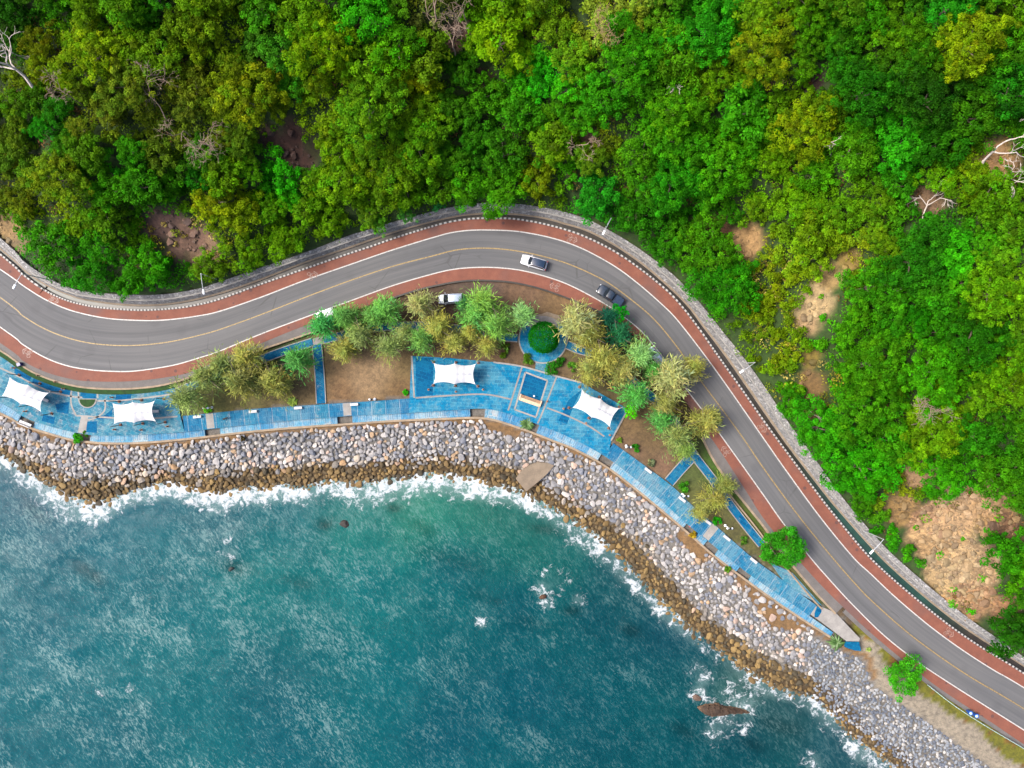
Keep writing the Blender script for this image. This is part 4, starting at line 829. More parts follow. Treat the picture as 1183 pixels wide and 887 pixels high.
ANCH = [(20,60,(16,64,12)),(30,20,(14,66,14)),(100,40,(104,136,14)),(150,65,(108,134,16)),(70,15,(60,118,18)),(45,72,(138,112,12)),(190,105,(98,108,44)),(205,140,(104,100,52)),(130,120,(98,96,56)),(110,140,(104,112,40)),(60,140,(22,106,20)),(280,110,(104,120,18)),(320,60,(62,118,48)),(345,20,(96,132,20)),(370,50,(112,132,16)),(390,150,(108,126,20)),(330,203,(34,146,22)),(20,200,(104,116,48)),(120,200,(60,112,16)),(130,195,(24,120,20)),(60,240,(112,128,16)),(150,265,(70,116,14)),(250,230,(132,138,14)),(40,290,(40,118,22)),(230,205,(26,90,16)),(180,230,(46,108,16)),(255,300,(96,126,30)),(300,280,(88,124,20)),(350,270,(92,126,18)),(200,300,(40,122,20)),(100,310,(30,118,22)),(260,150,(90,110,40)),(230,30,(100,118,22)),(180,20,(40,100,18)),
 (420,20,(44,142,26)),(460,60,(90,136,16)),(500,25,(118,104,78)),(485,92,(120,130,14)),(430,130,(88,122,26)),(440,190,(84,122,24)),(400,215,(90,124,24)),(480,170,(70,112,24)),(520,70,(30,84,14)),(580,50,(108,146,16)),(560,25,(80,130,16)),(625,92,(36,156,30)),(600,130,(52,128,24)),(650,20,(96,112,24)),(700,25,(158,148,84)),(730,60,(44,128,22)),(760,150,(52,130,18)),(680,130,(60,126,20)),(690,160,(104,108,40)),(690,225,(12,122,46)),(655,190,(60,132,20)),(620,205,(110,118,18)),(560,170,(26,92,18)),(530,130,(44,104,24)),(580,225,(66,128,20)),(740,255,(24,92,18)),(720,200,(66,122,22)),(640,150,(84,124,24)),
 (820,30,(38,128,26)),(830,85,(92,124,20)),(880,60,(110,128,20)),(930,145,(104,124,20)),(860,125,(46,130,24)),(900,200,(86,128,18)),(1000,100,(18,80,14)),(970,70,(36,104,18)),(1080,110,(12,62,12)),(1040,170,(34,140,26)),(1120,50,(118,142,16)),(1095,8,(16,112,36)),(1172,95,(18,96,20)),(1085,160,(14,72,16)),(840,190,(56,130,16)),(930,225,(92,138,18)),(1060,205,(40,124,18)),(1110,205,(104,132,16)),(1000,235,(80,118,22)),(1085,265,(26,96,22)),(1160,215,(70,114,20)),(780,230,(34,112,18)),(960,190,(66,126,20)),(1030,30,(70,112,16)),
 (840,330,(26,118,24)),(830,290,(60,116,22)),(875,330,(122,128,24)),(900,400,(108,122,20)),(880,290,(110,128,30)),(990,290,(112,130,34)),(1055,300,(30,100,20)),(1100,298,(52,148,26)),(1150,340,(92,134,24)),(1040,350,(42,120,20)),(1010,420,(60,124,20)),(1080,430,(64,128,16)),(1120,400,(20,84,14)),(1160,440,(88,128,20)),(950,495,(46,140,26)),(1000,470,(50,118,16)),(1080,490,(96,136,16)),(1150,500,(30,92,16)),(960,385,(60,128,24)),(910,450,(74,124,20)),(1000,540,(44,136,20)),(1035,570,(112,120,36)),(1030,620,(42,128,22)),(1165,640,(34,118,20)),(1150,580,(60,112,20)),(1050,640,(54,122,20)),(1095,690,(52,146,22)),(1170,725,(20,84,24)),(1160,670,(70,128,20)),(1100,545,(44,126,18)),(980,560,(30,104,22)),(1180,560,(50,110,18))]
AN = np.array([a[:2] for a in ANCH], float); AC = np.array([lin(a[2]) for a in ANCH])
def leafcol(u, v, sharp=2.2):
    w = 1 / ((AN[:, 0] - u) ** 2 + (AN[:, 1] - v) ** 2 + 120) ** sharp; q = (w[:, None] * AC).sum(0) / w.sum(); q = np.array([min(q[0], q[1] * .85) * .93, q[1], q[2] * .35]); q = q * .78 + lin((62, 116, 14)) * .22; return q * EXPO * LEAFK
BIGT = [(1122,48,50),(932,150,42),(1172,108,28),(428,128,40),(445,195,44),(395,200,36),(485,165,34),(100,62,44),(145,95,34),(625,93,17),(330,203,15),(485,92,17),(45,75,15),(1100,6,26),(820,35,38),(860,128,30),(1040,172,26),(880,60,34),(1000,105,36),(1080,115,34),(1085,165,30),(700,27,20),(575,45,30),(690,225,24),(1100,298,26),(950,495,32),(1000,470,34),(1080,432,40),(1150,340,34),(1060,300,36),(1080,490,36),(1000,540,36),(370,50,34),(285,112,38),(840,330,34),(730,62,36),(780,120,34),(250,232,22),(1165,640,26),(1170,728,26),(1097,690,16),(1040,640,24),(840,190,34),(780,210,32),(320,60,22),(345,22,28),(425,22,26),(660,60,22),(600,130,24),(640,165,24),(580,220,26),(620,205,20),(540,215,24),(740,250,26),(1010,420,32),(1130,395,32)]
cand = [(u, v, r) for u, v, r in BIGT]
tries = 0
def pm_at(x, y): return zone(x, y, PM)
SCRUB = [(880,300,40,45),(905,400,28,60),(985,300,25,22),(945,430,22,60),(1040,570,26,20),(216,272,46,30),(335,170,18,20),(10,270,20,25),(1110,640,56,66),(945,352,24,34),(862,280,22,18),(8,80,26,26),(1154,176,22,22),(1170,200,16,16),(502,12,22,24),(524,48,14,16),(700,24,18,18),(1085,460,16,14),(1078,244,18,16),(185,132,18,14),(222,156,22,14),(75,108,10,10),(668,164,14,12),(537,12,12,14),(650,60,8,8),(380,160,8,8)]
SCR2 = SCRUB[:6]
while tries < 14000 and len(cand) < 286:
    tries += 1; u, v = rng.uniform(-28, 1211), rng.uniform(-28, 760); r = rng.choice([rng.uniform(13, 18), rng.uniform(18, 26), rng.uniform(26, 36)], p=[.5, .36, .14])
    if any(((u - a) / (c + .5 * r)) ** 2 + ((v - b) / (d + .5 * r)) ** 2 < 1 for a, b, c, d in SCRUB): continue
    if any((u - a) ** 2 + (v - b) ** 2 < (.66 * (r + q)) ** 2 for a, b, q in cand): continue
    x, y, z = onground(u, v, r / S)
    if not zone(x, y, fo) or zone(x, y, dB) < max(1.5, r / S * .55) or pm_at(x, y) > .35: continue
    cand.append((u, v, r))
FMARK = [(12,80,'the dead tree at the left edge'),(45,75,'the orange tree'),(140,120,'the tangle of dry twigs'),(215,265,'the brown landslip'),(330,165,'the dark earth gully'),(330,203,'the small emerald tree'),(20,270,'the pale earth cut'),(100,60,'the great lime crown'),(250,230,'the mustard crown'),(300,300,'the straight wall stretch'),(440,270,'the branches over the wall'),(500,20,'the bare brown tree'),(435,150,'the great olive crown'),(625,92,'the emerald round crown'),(700,22,'the straw-coloured bush'),(778,100,'the small white snag'),(590,225,'the wall crown'),(705,255,'the lamp on the bend'),(680,165,'the reddish bare bush'),(820,60,'the green thicket'),(930,150,'the broad khaki crown'),(880,100,'the small dark hole'),(1000,100,'the shaded gully'),(1120,48,'the giant lime crown'),(1160,165,'the white dead tree'),(1085,235,'the fallen grey trunks'),(860,275,'the small sand scars'),(945,345,'the sandy scar'),(870,420,'the lamp on the straight'),(935,445,'the brown gully'),(1085,455,'the grey twiggy crown'),(1120,350,'the leafy east slope'),(1000,500,'the dense wood edge'),(1045,560,'the scrubby bank'),(1015,615,'the lamp above the quarry'),(1105,640,'the quarried rock face'),(1170,640,'the quarry thicket'),(1165,730,'the last wall bend'),(380,60,'the upper yellow wood'),(200,30,'the upper olive wood'),(560,140,'the deep green hollow'),(760,200,'the green saddle'),(940,210,'the middle slope'),(1150,500,'the shaded east wood'),(90,200,'the lower left thicket'),(100,320,'the thicket above the wall')]
CN = [('golden brown', (138, 112, 12)), ('yellow-green', (112, 134, 16)), ('olive', (96, 112, 36)), ('bright green', (40, 144, 24)), ('dark green', (16, 74, 14)), ('mid-green', (56, 120, 20)), ('straw-coloured', (158, 148, 84)), ('blue-green', (20, 118, 44))]
def cname(c):
    q = np.array([lin(k[1]) for k in CN]); e = np.cbrt(np.clip(c / EXPO / LEAFK, 1e-4, 9)); return CN[int(np.argmin(((np.cbrt(q) - e) ** 2).sum(1)))][0]
titems = []
for n, (u, v, r) in enumerate(cand):
    big_ = r > 31; x, y, z = onground(u, v, r / S * .9); k = H / (H - z - r / S) ; rad = min(r, 36) / S / k * 1.2
    hc = rad * rng.uniform(.6, .95) + .8; x, y, z = onground(u, v, hc)
    if zone(x, y, dB) < .8 or not zone(x, y, fo): continue
    c = leafcol(u, v) * np.array([rng.uniform(.86, 1.14), rng.uniform(.9, 1.14), rng.uniform(.6, 1.0)])
    if n >= len(BIGT):
        if rng.random() < .14: c = c * np.array([.55, .85, .8])
    ro = put_tree('broadleaf_tree', x, y, z - .15, hc, rad, c, (BIGC if big_ else CROWN)[rng.integers(4 if big_ else 12)], TRUNK[rng.integers(4)])
    titems.append((ro, u, v, ('great ' if r > 31 else 'broad ' if r > 23 else 'middling ' if r > 17 else 'small ') + cname(c) + ' tree'))
# branches hanging over the wall
for u, v, r, c in [(438,270,11,(70,128,24)),(471,259,10,(60,124,40)),(508,249,7,(30,104,44)),(425,256,12,(88,126,20))]:
    x, y, z = onground(u, v - 4, 3.2); titems.append((put_tree('broadleaf_tree', x, y + .8, zt(x, y + .8) - .1, 3.2, r / S * 1.1, lin(c) * EXPO * LEAFK, CROWN[rng.integers(6)], TRUNK[0]), u, v, 'wall-side ' + cname(lin(c) * EXPO * LEAFK) + ' tree'))
inview = [t for t in titems if -5 < t[1] < 1190 and t[2] > -5]
autolabel(titems, FMARK, 'tree', 'broad-leaved trees of the hillside forest')
# undergrowth over the whole slope
NU = 10000; uu = rng.uniform(-150, 1330, NU); vv = rng.uniform(-170, 800, NU); cs = []; rs_ = []; tn = []
for u, v in zip(uu, vv):
    x, y, z = onground(u, v)
    if not zone(x, y, fo): continue
    d = zone(x, y, dB)
    if d < .7: continue
    pm = pm_at(x, y)
    if pm > .3 and rng.random() > (.3 if zone(x, y, ROCKY) < .3 else .16): continue
    rr = rng.uniform(.8, 1.7) * (1 if pm < .3 else .6); cs.append((x, y, zt(x, y) + rr * .25)); rs_.append(rr)
    c = leafcol(u, v) * rng.uniform(.9, 1.6) * np.array([rng.uniform(.85, 1.3), 1.05, rng.uniform(.3, .7)])
    if any(((u - a) / cc) ** 2 + ((v - b) / dd) ** 2 < 1.3 for a, b, cc, dd in SCR2) and rng.random() < .8: c = lin([(150,150,40),(120,140,26),(132,120,54),(172,156,84),(140,140,40)][rng.integers(5)]) * EXPO * 2.9
    elif rng.random() < .1: c = lin([(128,98,60),(110,84,52),(120,110,60)][rng.integers(3)]) * EXPO * 2.2
    tn.append(c)
nb = 0
for u, v in zip(rng.uniform(-60, 1240, 9000), rng.uniform(-60, 780, 9000)):
    if nb > 3600: break
    x, y, z = onground(u, v, 1.5)
    if not zone(x, y, fo) or zone(x, y, dB) < 1.0 or pm_at(x, y) > .3: continue
    nb += 1; R_ = rng.uniform(.9, 1.9); top = rng.uniform(.6, 2.6); zz = zt(x, y); c0 = leafcol(u, v) * rng.uniform(.75, 1.3) * np.array([rng.uniform(.8, 1.15), 1, rng.uniform(.6, 1.1)])
    for _ in range(6):
        a = rng.uniform(0, 6.28); q = R_ * rng.uniform(0, .8); cs.append((x + q * math.cos(a), y + q * math.sin(a), zz + top * rng.uniform(.6, 1.1))); rs_.append(R_ * rng.uniform(.3, .5)); tn.append(c0 * rng.uniform(.75, 1.3))
t = clumps(np.array(cs), np.array(rs_), 32, .38, np.array(tn), .2, 0.0, .5)
tag(link('undergrowth', cmesh('undergrowth', t, M['undergrowth_leaves'])), 'low leafy scrub and creepers covering the hillside between the trees', 'undergrowth', kind='stuff')
# bare and dead trees
def bare(L, depth, spread, r0, seed, droop=0.0, tip=.012, lift=0.0):
    g = random.Random(seed); m = MB()
    if lift: m.tube([(0, 0, -lift - .6), (.05, .02, -lift * .5), (0, 0, -.2)], [r0 * 1.4, r0 * 1.2, r0], 6)
    def grow(p, d, l, r, n):
        q = [p]; dd = d.copy()
        for k in range(4):
            dd = (dd + Vector((g.gauss(0, .22), g.gauss(0, .22), g.gauss(0, .14) - droop))).normalized(); q.append(q[-1] + dd * l / 4)
        m.tube(q, [max(tip, r * (1 - .12 * k)) for k in range(5)], 5, n == depth)
        if n:
            for k in range(g.choice([2, 3, 3])):
                s = q[g.choice([2, 3, 4])]; a = dd.orthogonal().normalized(); a.rotate(Matrix.Rotation(g.uniform(0, 6.28), 3, dd))
                grow(s, (dd + a * g.uniform(.5, 1.1) * spread).normalized(), l * g.uniform(.55, .8), r * .58, n - 1)
    grow(Vector((0, 0, -.3)), Vector((g.uniform(-.2, .2), g.uniform(-.2, .2), 1)), L, r0, depth); return m
for u, v, L, dp, sp, r0, mt, tilt, lab in [(12,82,4.8,4,1.3,.26,'dead_wood',(.1,.5),'pale leafless dead tree leaning in from the left edge of the photo'),(1154,176,3.6,4,1.1,.2,'dead_wood',(-.5,.3),'white dead tree with forked branches over a dark gully'),(1168,196,2.8,4,1.2,.14,'dead_wood',(-.2,.6),'pale fallen branches on the dry bank below the white dead tree'),(502,8,3.4,4,1.1,.16,'brown_twigs',(0,.3),'bare brown tree at the top edge of the forest'),(524,50,3.0,5,1.3,.12,'brown_twigs',(0,0),'fuzzy brown leafless tree below the bare top-edge tree'),(700,24,3.0,5,1.3,.13,'fur_tan',(0,0),'straw-coloured leafless bush near the top edge'),(779,101,1.8,3,.9,.12,'dead_wood',(.3,.3),'small white snag alone in the green canopy'),(965,163,1.6,2,.8,.1,'dead_wood',(.2,.4),'short white snag on the khaki crown'),(1085,462,2.8,5,1.3,.13,'brown_twigs',(0,0),'grey twiggy leafless crown in the east wood'),(1076,246,2.4,4,1.2,.14,'dead_wood',(.9,.6),'tangle of fallen grey trunks on a bare bank'),(1022,330,1.8,3,1.0,.07,'dead_wood',(.4,.4),'thin grey dead branches among the east slope trees'),(180,128,3.0,5,1.3,.1,'brown_twigs',(0,0),'dry grey-brown twiggy bush beneath the lime crowns'),(205,145,2.8,5,1.3,.1,'brown_twigs',(0,0),'dry brown thicket beside the twiggy bush'),(235,163,2.6,5,1.3,.1,'brown_twigs',(.2,0),'sparse dry bush on the side facing the dark gully'),(75,108,2.4,5,1.3,.09,'brown_twigs',(0,0),'small dry bush below the orange tree'),(668,162,2.2,5,1.3,.09,'brown_twigs',(0,0),'reddish bare bush in the middle of the forest'),(408,150,2.2,3,.8,.06,'dead_wood',(.3,-.6),'thin white branch lying on the great olive crown'),(940,475,2.0,3,1,.08,'dead_wood',(.6,.2),'dry stick tree in the brown gully'),(535,10,2.6,5,1.2,.1,'brown_twigs',(.1,.2),'second brown leafless tree at the top edge')]:
    fallen = 'fallen' in lab or 'lying' in lab; lift = .5 if fallen else 3.6; hh = lift + L * .9; big_ = 1.35 if mt != 'dead_wood' else 1.15; L *= big_
    x, y, z = onground(u, v, hh); o = bare(L, dp, sp, r0, int(u * 3 + v), 0.02, .02, 0 if fallen else lift).build('bare_tree', M[mt]); o.location = (x, y, z + (lift if 'lying' not in lab else 5.0)); o.rotation_euler = (tilt[0], tilt[1], random.uniform(0, 6.28))
    tag(o, lab, 'tree', 'bare and dead trees')
# ------------------------------------------------------------------ park trees: feathery casuarinas
rng = np.random.default_rng(78)
def casu(nb=40, per=46, seed=0):
    P_, N_, T_, C_, Ls = [], [], [], [], []
    for k in range(nb):
        hf = (k + .5) / nb; az = k * 2.399 + rng.uniform(-.3, .3); Lb_ = (1.0 - .72 * hf) * rng.uniform(.6, 1.25) * (.6 if hf < .12 else 1)
        rise = .28 + .9 * hf; d0 = np.array([math.cos(az), math.sin(az), rise]); d0 /= np.linalg.norm(d0)
        t = np.sort(rng.uniform(.12, 1, per)) ** .8; base = np.array([0, 0, .25 + 1.35 * hf])
        p = base + d0 * (t * Lb_)[:, None]; p[:, 2] -= .16 * (t * Lb_) ** 2
        p += rng.normal(size=(per, 3)) * (.035 + .085 * t)[:, None]
        dirs = d0 * 1.1 + rng.normal(size=(per, 3)) * .4; dirs[:, 2] += .1
        P_.append(p); T_.append(dirs); N_.append(rng.normal(size=(per, 3)) * .6 + np.array([0, 0, 1])); Ls.append(rng.uniform(.14, .3, per))
        C_.append(np.repeat((np.array([1 + rng.normal() * .1, 1, .9 + rng.normal() * .12]) * np.clip(1 + rng.normal() * .2, .55, 1.5))[None], per, 0) * rng.uniform(.8, 1.25, (per, 1)))
    c = np.vstack(P_); L_ = np.concatenate(Ls); v, f = quads(c, np.vstack(N_), L_, .028, np.vstack(T_)); return v, f, np.repeat(np.vstack(C_), 4, 0)
CAS = [cmesh('crown', casu(34 + 4 * i, 38), M['needles']) for i in range(5)]
def cas_trunk():
    m = MB(); m.tube([(0, 0, -.3), (.02, .01, .5), (0, .02, 1.1), (.01, 0, 1.6)], [.05, .04, .025, .008], 6)
    for k in range(7): a = k * 2.4; h = .3 + k * .16; m.tube([(0, 0, h), (math.cos(a) * .4, math.sin(a) * .4, h + .25), (math.cos(a) * .7, math.sin(a) * .7, h + .38)], [.018, .012, .004], 4)
    return m.mesh('trunk', M['bark'])
CTR = [cas_trunk() for _ in range(2)]
GRN, OLV, GLD, DKG, LGT = (90,142,64), (116,132,70), (140,143,86), (22,84,56), (118,164,90)
CASL = [(218,456,22,OLV),(244,438,20,OLV),(264,424,19,OLV),(289,415,19,(140,138,58)),(281,440,22,(120,122,44)),(318,436,18,(140,140,66)),(345,418,20,(70,136,52)),(322,448,16,(128,128,60)),(375,376,18,(56,140,44)),(402,367,18,GRN),(420,386,19,OLV),(408,372,14,(96,140,40)),(430,362,16,GRN),(447,362,19,(90,150,44)),(398,402,17,(140,136,36)),(450,398,18,OLV),(489,352,19,GLD),(487,392,18,(92,140,40)),(470,388,15,OLV),(506,380,19,(150,140,62)),(524,394,16,(160,146,66)),(546,386,15,(150,140,60)),(560,352,21,(112,158,60)),(548,368,19,(90,150,56)),(575,374,20,(104,150,56)),(600,364,18,LGT),(563,398,15,(158,138,50)),(535,352,10,(60,120,40)),(668,370,24,GLD),(682,388,19,(156,138,46)),(700,366,15,DKG),(712,388,18,(30,96,50)),(694,416,23,(146,134,62)),(716,428,19,(148,136,70)),(682,432,18,(140,132,66)),(741,408,20,LGT),(733,456,19,(72,146,52)),(752,425,13,(80,150,56)),(776,440,25,GLD),(800,424,15,(150,140,62)),(770,466,17,(140,128,52)),(764,486,16,(72,140,48)),(781,502,20,OLV),(810,486,19,(134,134,62)),(824,484,11,(128,134,60)),(792,516,15,(112,140,50)),(822,574,18,(132,132,58)),(836,562,14,(120,130,52)),(808,592,11,(132,134,60))]
PMARK = [(152,476,'the second tent'),(280,430,'the lawn by the second tent'),(371,430,'the narrow cross path'),(376,363,'the white car in the shade'),(435,440,'the bare lawn'),(521,345,'the silver minivan'),(525,431,'the third tent'),(600,364,'the lay-by dirt'),(628,390,'the clipped round tree'),(705,341,'the black pickup'),(689,471,'the fourth tent'),(757,412,'the shaded hatchback'),(742,505,'the brown lawn'),(800,470,'the road bend'),(785,543,'the short cross path'),(830,600,'the last lawn'),(460,370,'the dirt strip behind the lawn')]
its = []
for n, (u, v, r, c) in enumerate(CASL):
    c = (min(c[0], c[1] * 1.0), c[1], max(c[2], 62)); gm_ = sum(c) / 3; c = tuple(q * .9 + gm_ * .1 for q in (c[0], c[1] * 1.02, c[2]))
    rad = r / S * 1.42; x, y, z = onground(u, v, rad * 1.0); zt_ = zone(x, y, fo)
    root = empty('casuarina_tree', (x, y, -.35)); t = link('trunk', CTR[n % 2], None, root); t.scale = (rad, rad, rad * 1.05)
    cr = link('crown', CAS[n % 5], None, root); cr.scale = (rad, rad, rad * 1.05); cr.rotation_euler = (rng.uniform(-.1, .1), rng.uniform(-.1, .1), rng.uniform(0, 6.28)); cr.color = (*(lin(c) * EXPO * 3.4), 1)
    its.append((root, u, v, {'g': 'green', 'o': 'olive', 'y': 'golden', 'd': 'dark green', 'l': 'pale green'}['d' if c[1] < 100 else 'y' if c[0] > 130 else 'o' if c[0] > 112 else 'l' if c[1] > 148 else 'g'] + ' feathery casuarina'))
autolabel(its, PMARK, 'tree', 'casuarina trees of the seaside park')
# clipped round tree, broad-leaved roadside trees
def dome():
    k = np.arange(210) + .5; ph = np.pi * (1 + 5 ** .5) * k; zz = 1 - k / 210 * 1.05; rr = np.sqrt(np.clip(1 - zz ** 2, 0, 1))
    cen = np.stack([rr * np.cos(ph), rr * np.sin(ph), zz], 1) * .9 + rng.normal(size=(210, 3)) * .02
    return clumps(cen, np.full(210, .12), 60, .06, tints(210, .12, .06), .14, -.1, .5)
def park_tree(name, u, v, r, hc, c, cm, label, squash=1):
    x, y, z = onground(u, v, hc); o = put_tree(name, x, y, -.36, hc, r, lin(c) * EXPO * LEAFK, cm, TRUNK[1], squash); return tag(o, label, 'tree')
park_tree('clipped_tree', 628, 390, 2.95, 1.9, (18, 104, 14), cmesh('crown', dome(), M['leaves']), 'neatly clipped dome-shaped dark green tree on the round blue plaza')
park_tree('broadleaf_tree', 904, 632, 4.3, 4.4, (48, 132, 20), cmesh('crown', crown(80, 90, .075, .62, .2, .06, .25, .12, .35), M['leaves']), 'full bright green tree standing alone between blue path and road')
park_tree('broadleaf_tree', 1043, 780, 3.9, 2.4, (58, 146, 20), cmesh('crown', crown(64, 75, .08, .55, .2, .16, .25, .12, .55), M['leaves']), 'bushy lime green tree between the grey rocks and the road')
park_tree('broadleaf_tree', 729, 474, 1.5, 2.0, (80, 190, 10), CROWN[2], 'small vivid lime tree at the edge of the fourth tent plaza')
park_tree('broadleaf_tree', 716, 361, 1.6, 4.0, (20, 150, 20), CROWN[3], 'small emerald treetop beside the black pickup')
# shrubs and rosettes
def shrub(u, v, r, c, label, n=9, per=46, leaf=.3, z=-.35):
    x, y, _ = P(u, v, z); cen = np.c_[rng.uniform(-.75, .75, (n, 2)) * r, rng.uniform(.3, .8, n) * r]
    o = link('shrub', cmesh('shrub', clumps(cen, np.full(n, r * .42), per, leaf, tints(n, .22, .12) * (lin(c) * EXPO * 2.2), .2, -.2), M['undergrowth_leaves'])); o.location = (x, y, z); return tag(o, label, 'shrub', 'garden shrubs along the promenade')
for a in [(92,506,.95,(60,170,20),'round leafy green bush growing on the sea wall kerb'),(99,501,.6,(70,130,30),'small darker bush behind the sea wall bush'),(584,401,.75,(80,110,30),'speckled croton bush nearer the round plaza, in the small brown bed'),(582,409,.75,(96,130,30),'lower of two croton bushes in the small brown bed'),(610,415,1.1,(84,130,30),'spreading croton bush against the round plaza kerb'),(638,425,1.3,(50,140,24),'leafy green shrub between round plaza and main plaza'),(646,419,.9,(40,110,20),'dark green shrub touching the round plaza shrub'),(661,424,.9,(90,150,40),'pale green shrub at the rim of the brown bed'),(468,453,.55,(60,180,20),'single small green plant in the corner of the bare lawn'),(241,472,.75,(110,210,30),'lime green plant at the foot of a garden lamp'),(733,517,.7,(60,150,30),'low green plant on the brown lawn edge'),(715,508,.45,(120,150,50),'tiny pale plant in the lawn corner'),(751,535,.7,(120,130,90),'greyish spiky shrub near the short cross path'),(789,562,1.1,(70,150,30),'dense green shrub in the corner of the last lawn'),(828,601,.75,(40,160,20),'bright upright plant near the last garden lamp'),(858,624,.7,(80,130,40),'thin green shrub near the lone bright tree'),(880,640,.6,(70,140,30),'small green shrub under the lone bright tree'),(840,657,.55,(90,140,30),'weed tuft below the step gap by the last steps'),(800,618,.7,(170,150,40),'yellow grass tuft beside the red bundle'),(282,506,.5,(90,80,50),'withered brown plant among the rocks under the promenade')]: shrub(*a[:4], a[4], z=-.35 if a[1] < 640 and a[0] not in (92, 99, 282, 800) else -.7)
def rosette(name, u, v, r, n, mat, label, z, droop=.5, w=.16, up=.75):
    m = MB(); g = random.Random(int(u))
    for k in range(n):
        a = k * 2.399; el = g.uniform(.25, 1.2) * up; L_ = r * g.uniform(.75, 1.1); p = []
        for i in range(6):
            t = i / 5; rr = L_ * t * math.cos(el * (1 - .4 * t)); hh = L_ * t * math.sin(el) - droop * L_ * t * t; p.append((rr, hh, w * r * (math.sin(math.pi * (t * .85 + .13))) ** .8))
        ca, sa = math.cos(a), math.sin(a); v_ = []
        for rr, hh, ww in p: v_ += [(rr * ca + ww * sa, rr * sa - ww * ca, .15 + hh), (rr * ca, rr * sa, .12 + hh - ww * .35), (rr * ca - ww * sa, rr * sa + ww * ca, .15 + hh)]
        f = [];
        for i in range(5):
            b = i * 3; f += [(b, b + 3, b + 4, b + 1), (b + 1, b + 4, b + 5, b + 2)]
        m.add(v_, f)
    o = m.build(name, M[mat]); o.location = P(u, v, z); return tag(o, label, 'plant', 'spiky plants along the sea wall')
rosette('agave_plant', 609, 490, 1.5, 20, 'palm_leaf', 'big spiky dark green plant at the sea wall below the wooden bench', -.7)
rosette('agave_plant', 338, 464, 1.1, 16, 'lime_leaf', 'yellow and green rosette plant on the olive lawn edge', -.35, .4, .2)
rosette('palm_plant', 966, 742, 1.9, 22, 'palm_leaf', 'young palm with arching fronds at the end of the blue step', -.7, .7, .1)
rosette('agave_plant', 1003, 750, .7, 14, 'lime_leaf', 'small yellowish tuft by the end of the road pavement', -.4, .5, .1)
# ------------------------------------------------------------------ shade tents
def canopy_mesh():
    nu, nv = 36, 16; v = []; f = []
    for j in range(nv + 1):
        for i in range(nu + 1):
            a, b = 2 * i / nu - 1, 2 * j / nv - 1
            ym = 1.85 - .34 * (1 - (2 * abs(a) - 1) ** 2); xm = 3.78 - .42 * (1 - b * b)
            v.append((a * xm, b * ym, 2.75 + .3 * (1 - abs(a)) ** 2 + .75 * (1 - b * b) * (1 - .55 * a * a) + .03 * math.sin(a * 19)))
    for j in range(nv):
        for i in range(nu): k = j * (nu + 1) + i; f.append((k, k + 1, k + nu + 2, k + nu + 1))
    return mesh('canopy', v, f, M['canopy_fabric'], smooth=True)
def make_tent():
    root = empty('shade_tent', (0, 0, ZP)); link('canopy', canopy_mesh(), None, root)
    h = MB(); h.tube([(a, 0, 3.05 + .75 * (1 - .55 * (a / 3.78) ** 2) + .3 * (1 - abs(a) / 3.78) ** 2 - .03) for a in (-3.2, -1.6, 0, 1.6, 3.2)], .04, 6); h.build('ridge_tube', M['galvanised'], root)
    for sx in (-1, 0, 1):
        for sy in (-1, 1):
            bx, by = sx * 4.1, sy * 2.15; m = MB(); m.tube([(bx, by, 0), (bx * 1.02, by * 1.05, 1.8), (bx * 1.03, by * 1.08, 3.3)], [.075, .07, .06], 8); p = m.build('pole', M['dark_steel'], root)
            b = MB(); b.box((bx, by, .08), (.5, .5, .16), taper=.8); b.box((bx, by, .28), (.26, .26, .26), taper=.7); b.build('base_plate', M['rust_brown'], p)
            c = MB(); ex = sx * 3.78; c.tube([(bx * 1.03, by * 1.08, 3.2), (ex, sy * 1.85, 2.78 + (.3 if sx == 0 else 0))], .02, 5); c.build('cable', M['galvanised'], root)
    return root
tent = make_tent()
TENTS = [(26.7,455.7,22,'white shade tent furthest left, with two poles outside the frame edge'),(153.1,476.5,-3.4,'white shade tent beside the half-round lawn'),(524.8,431.7,1,'white shade tent set square on the deep blue plaza'),(688.8,471.4,27,'white shade tent turned askew beside the brown lawn')]
for i, (u, v, a, lab) in enumerate(TENTS):
    o = tent if i == 0 else copy_tree(tent); x, y, _ = P(u, v, 3.1); o.location = (x, y, ZP); o.rotation_euler.z = R(-a); tag(o, 'white tensioned shade tent at the picture edge by the navy box' if i == 0 else lab, 'tent', 'white shade tents on the blue plazas')
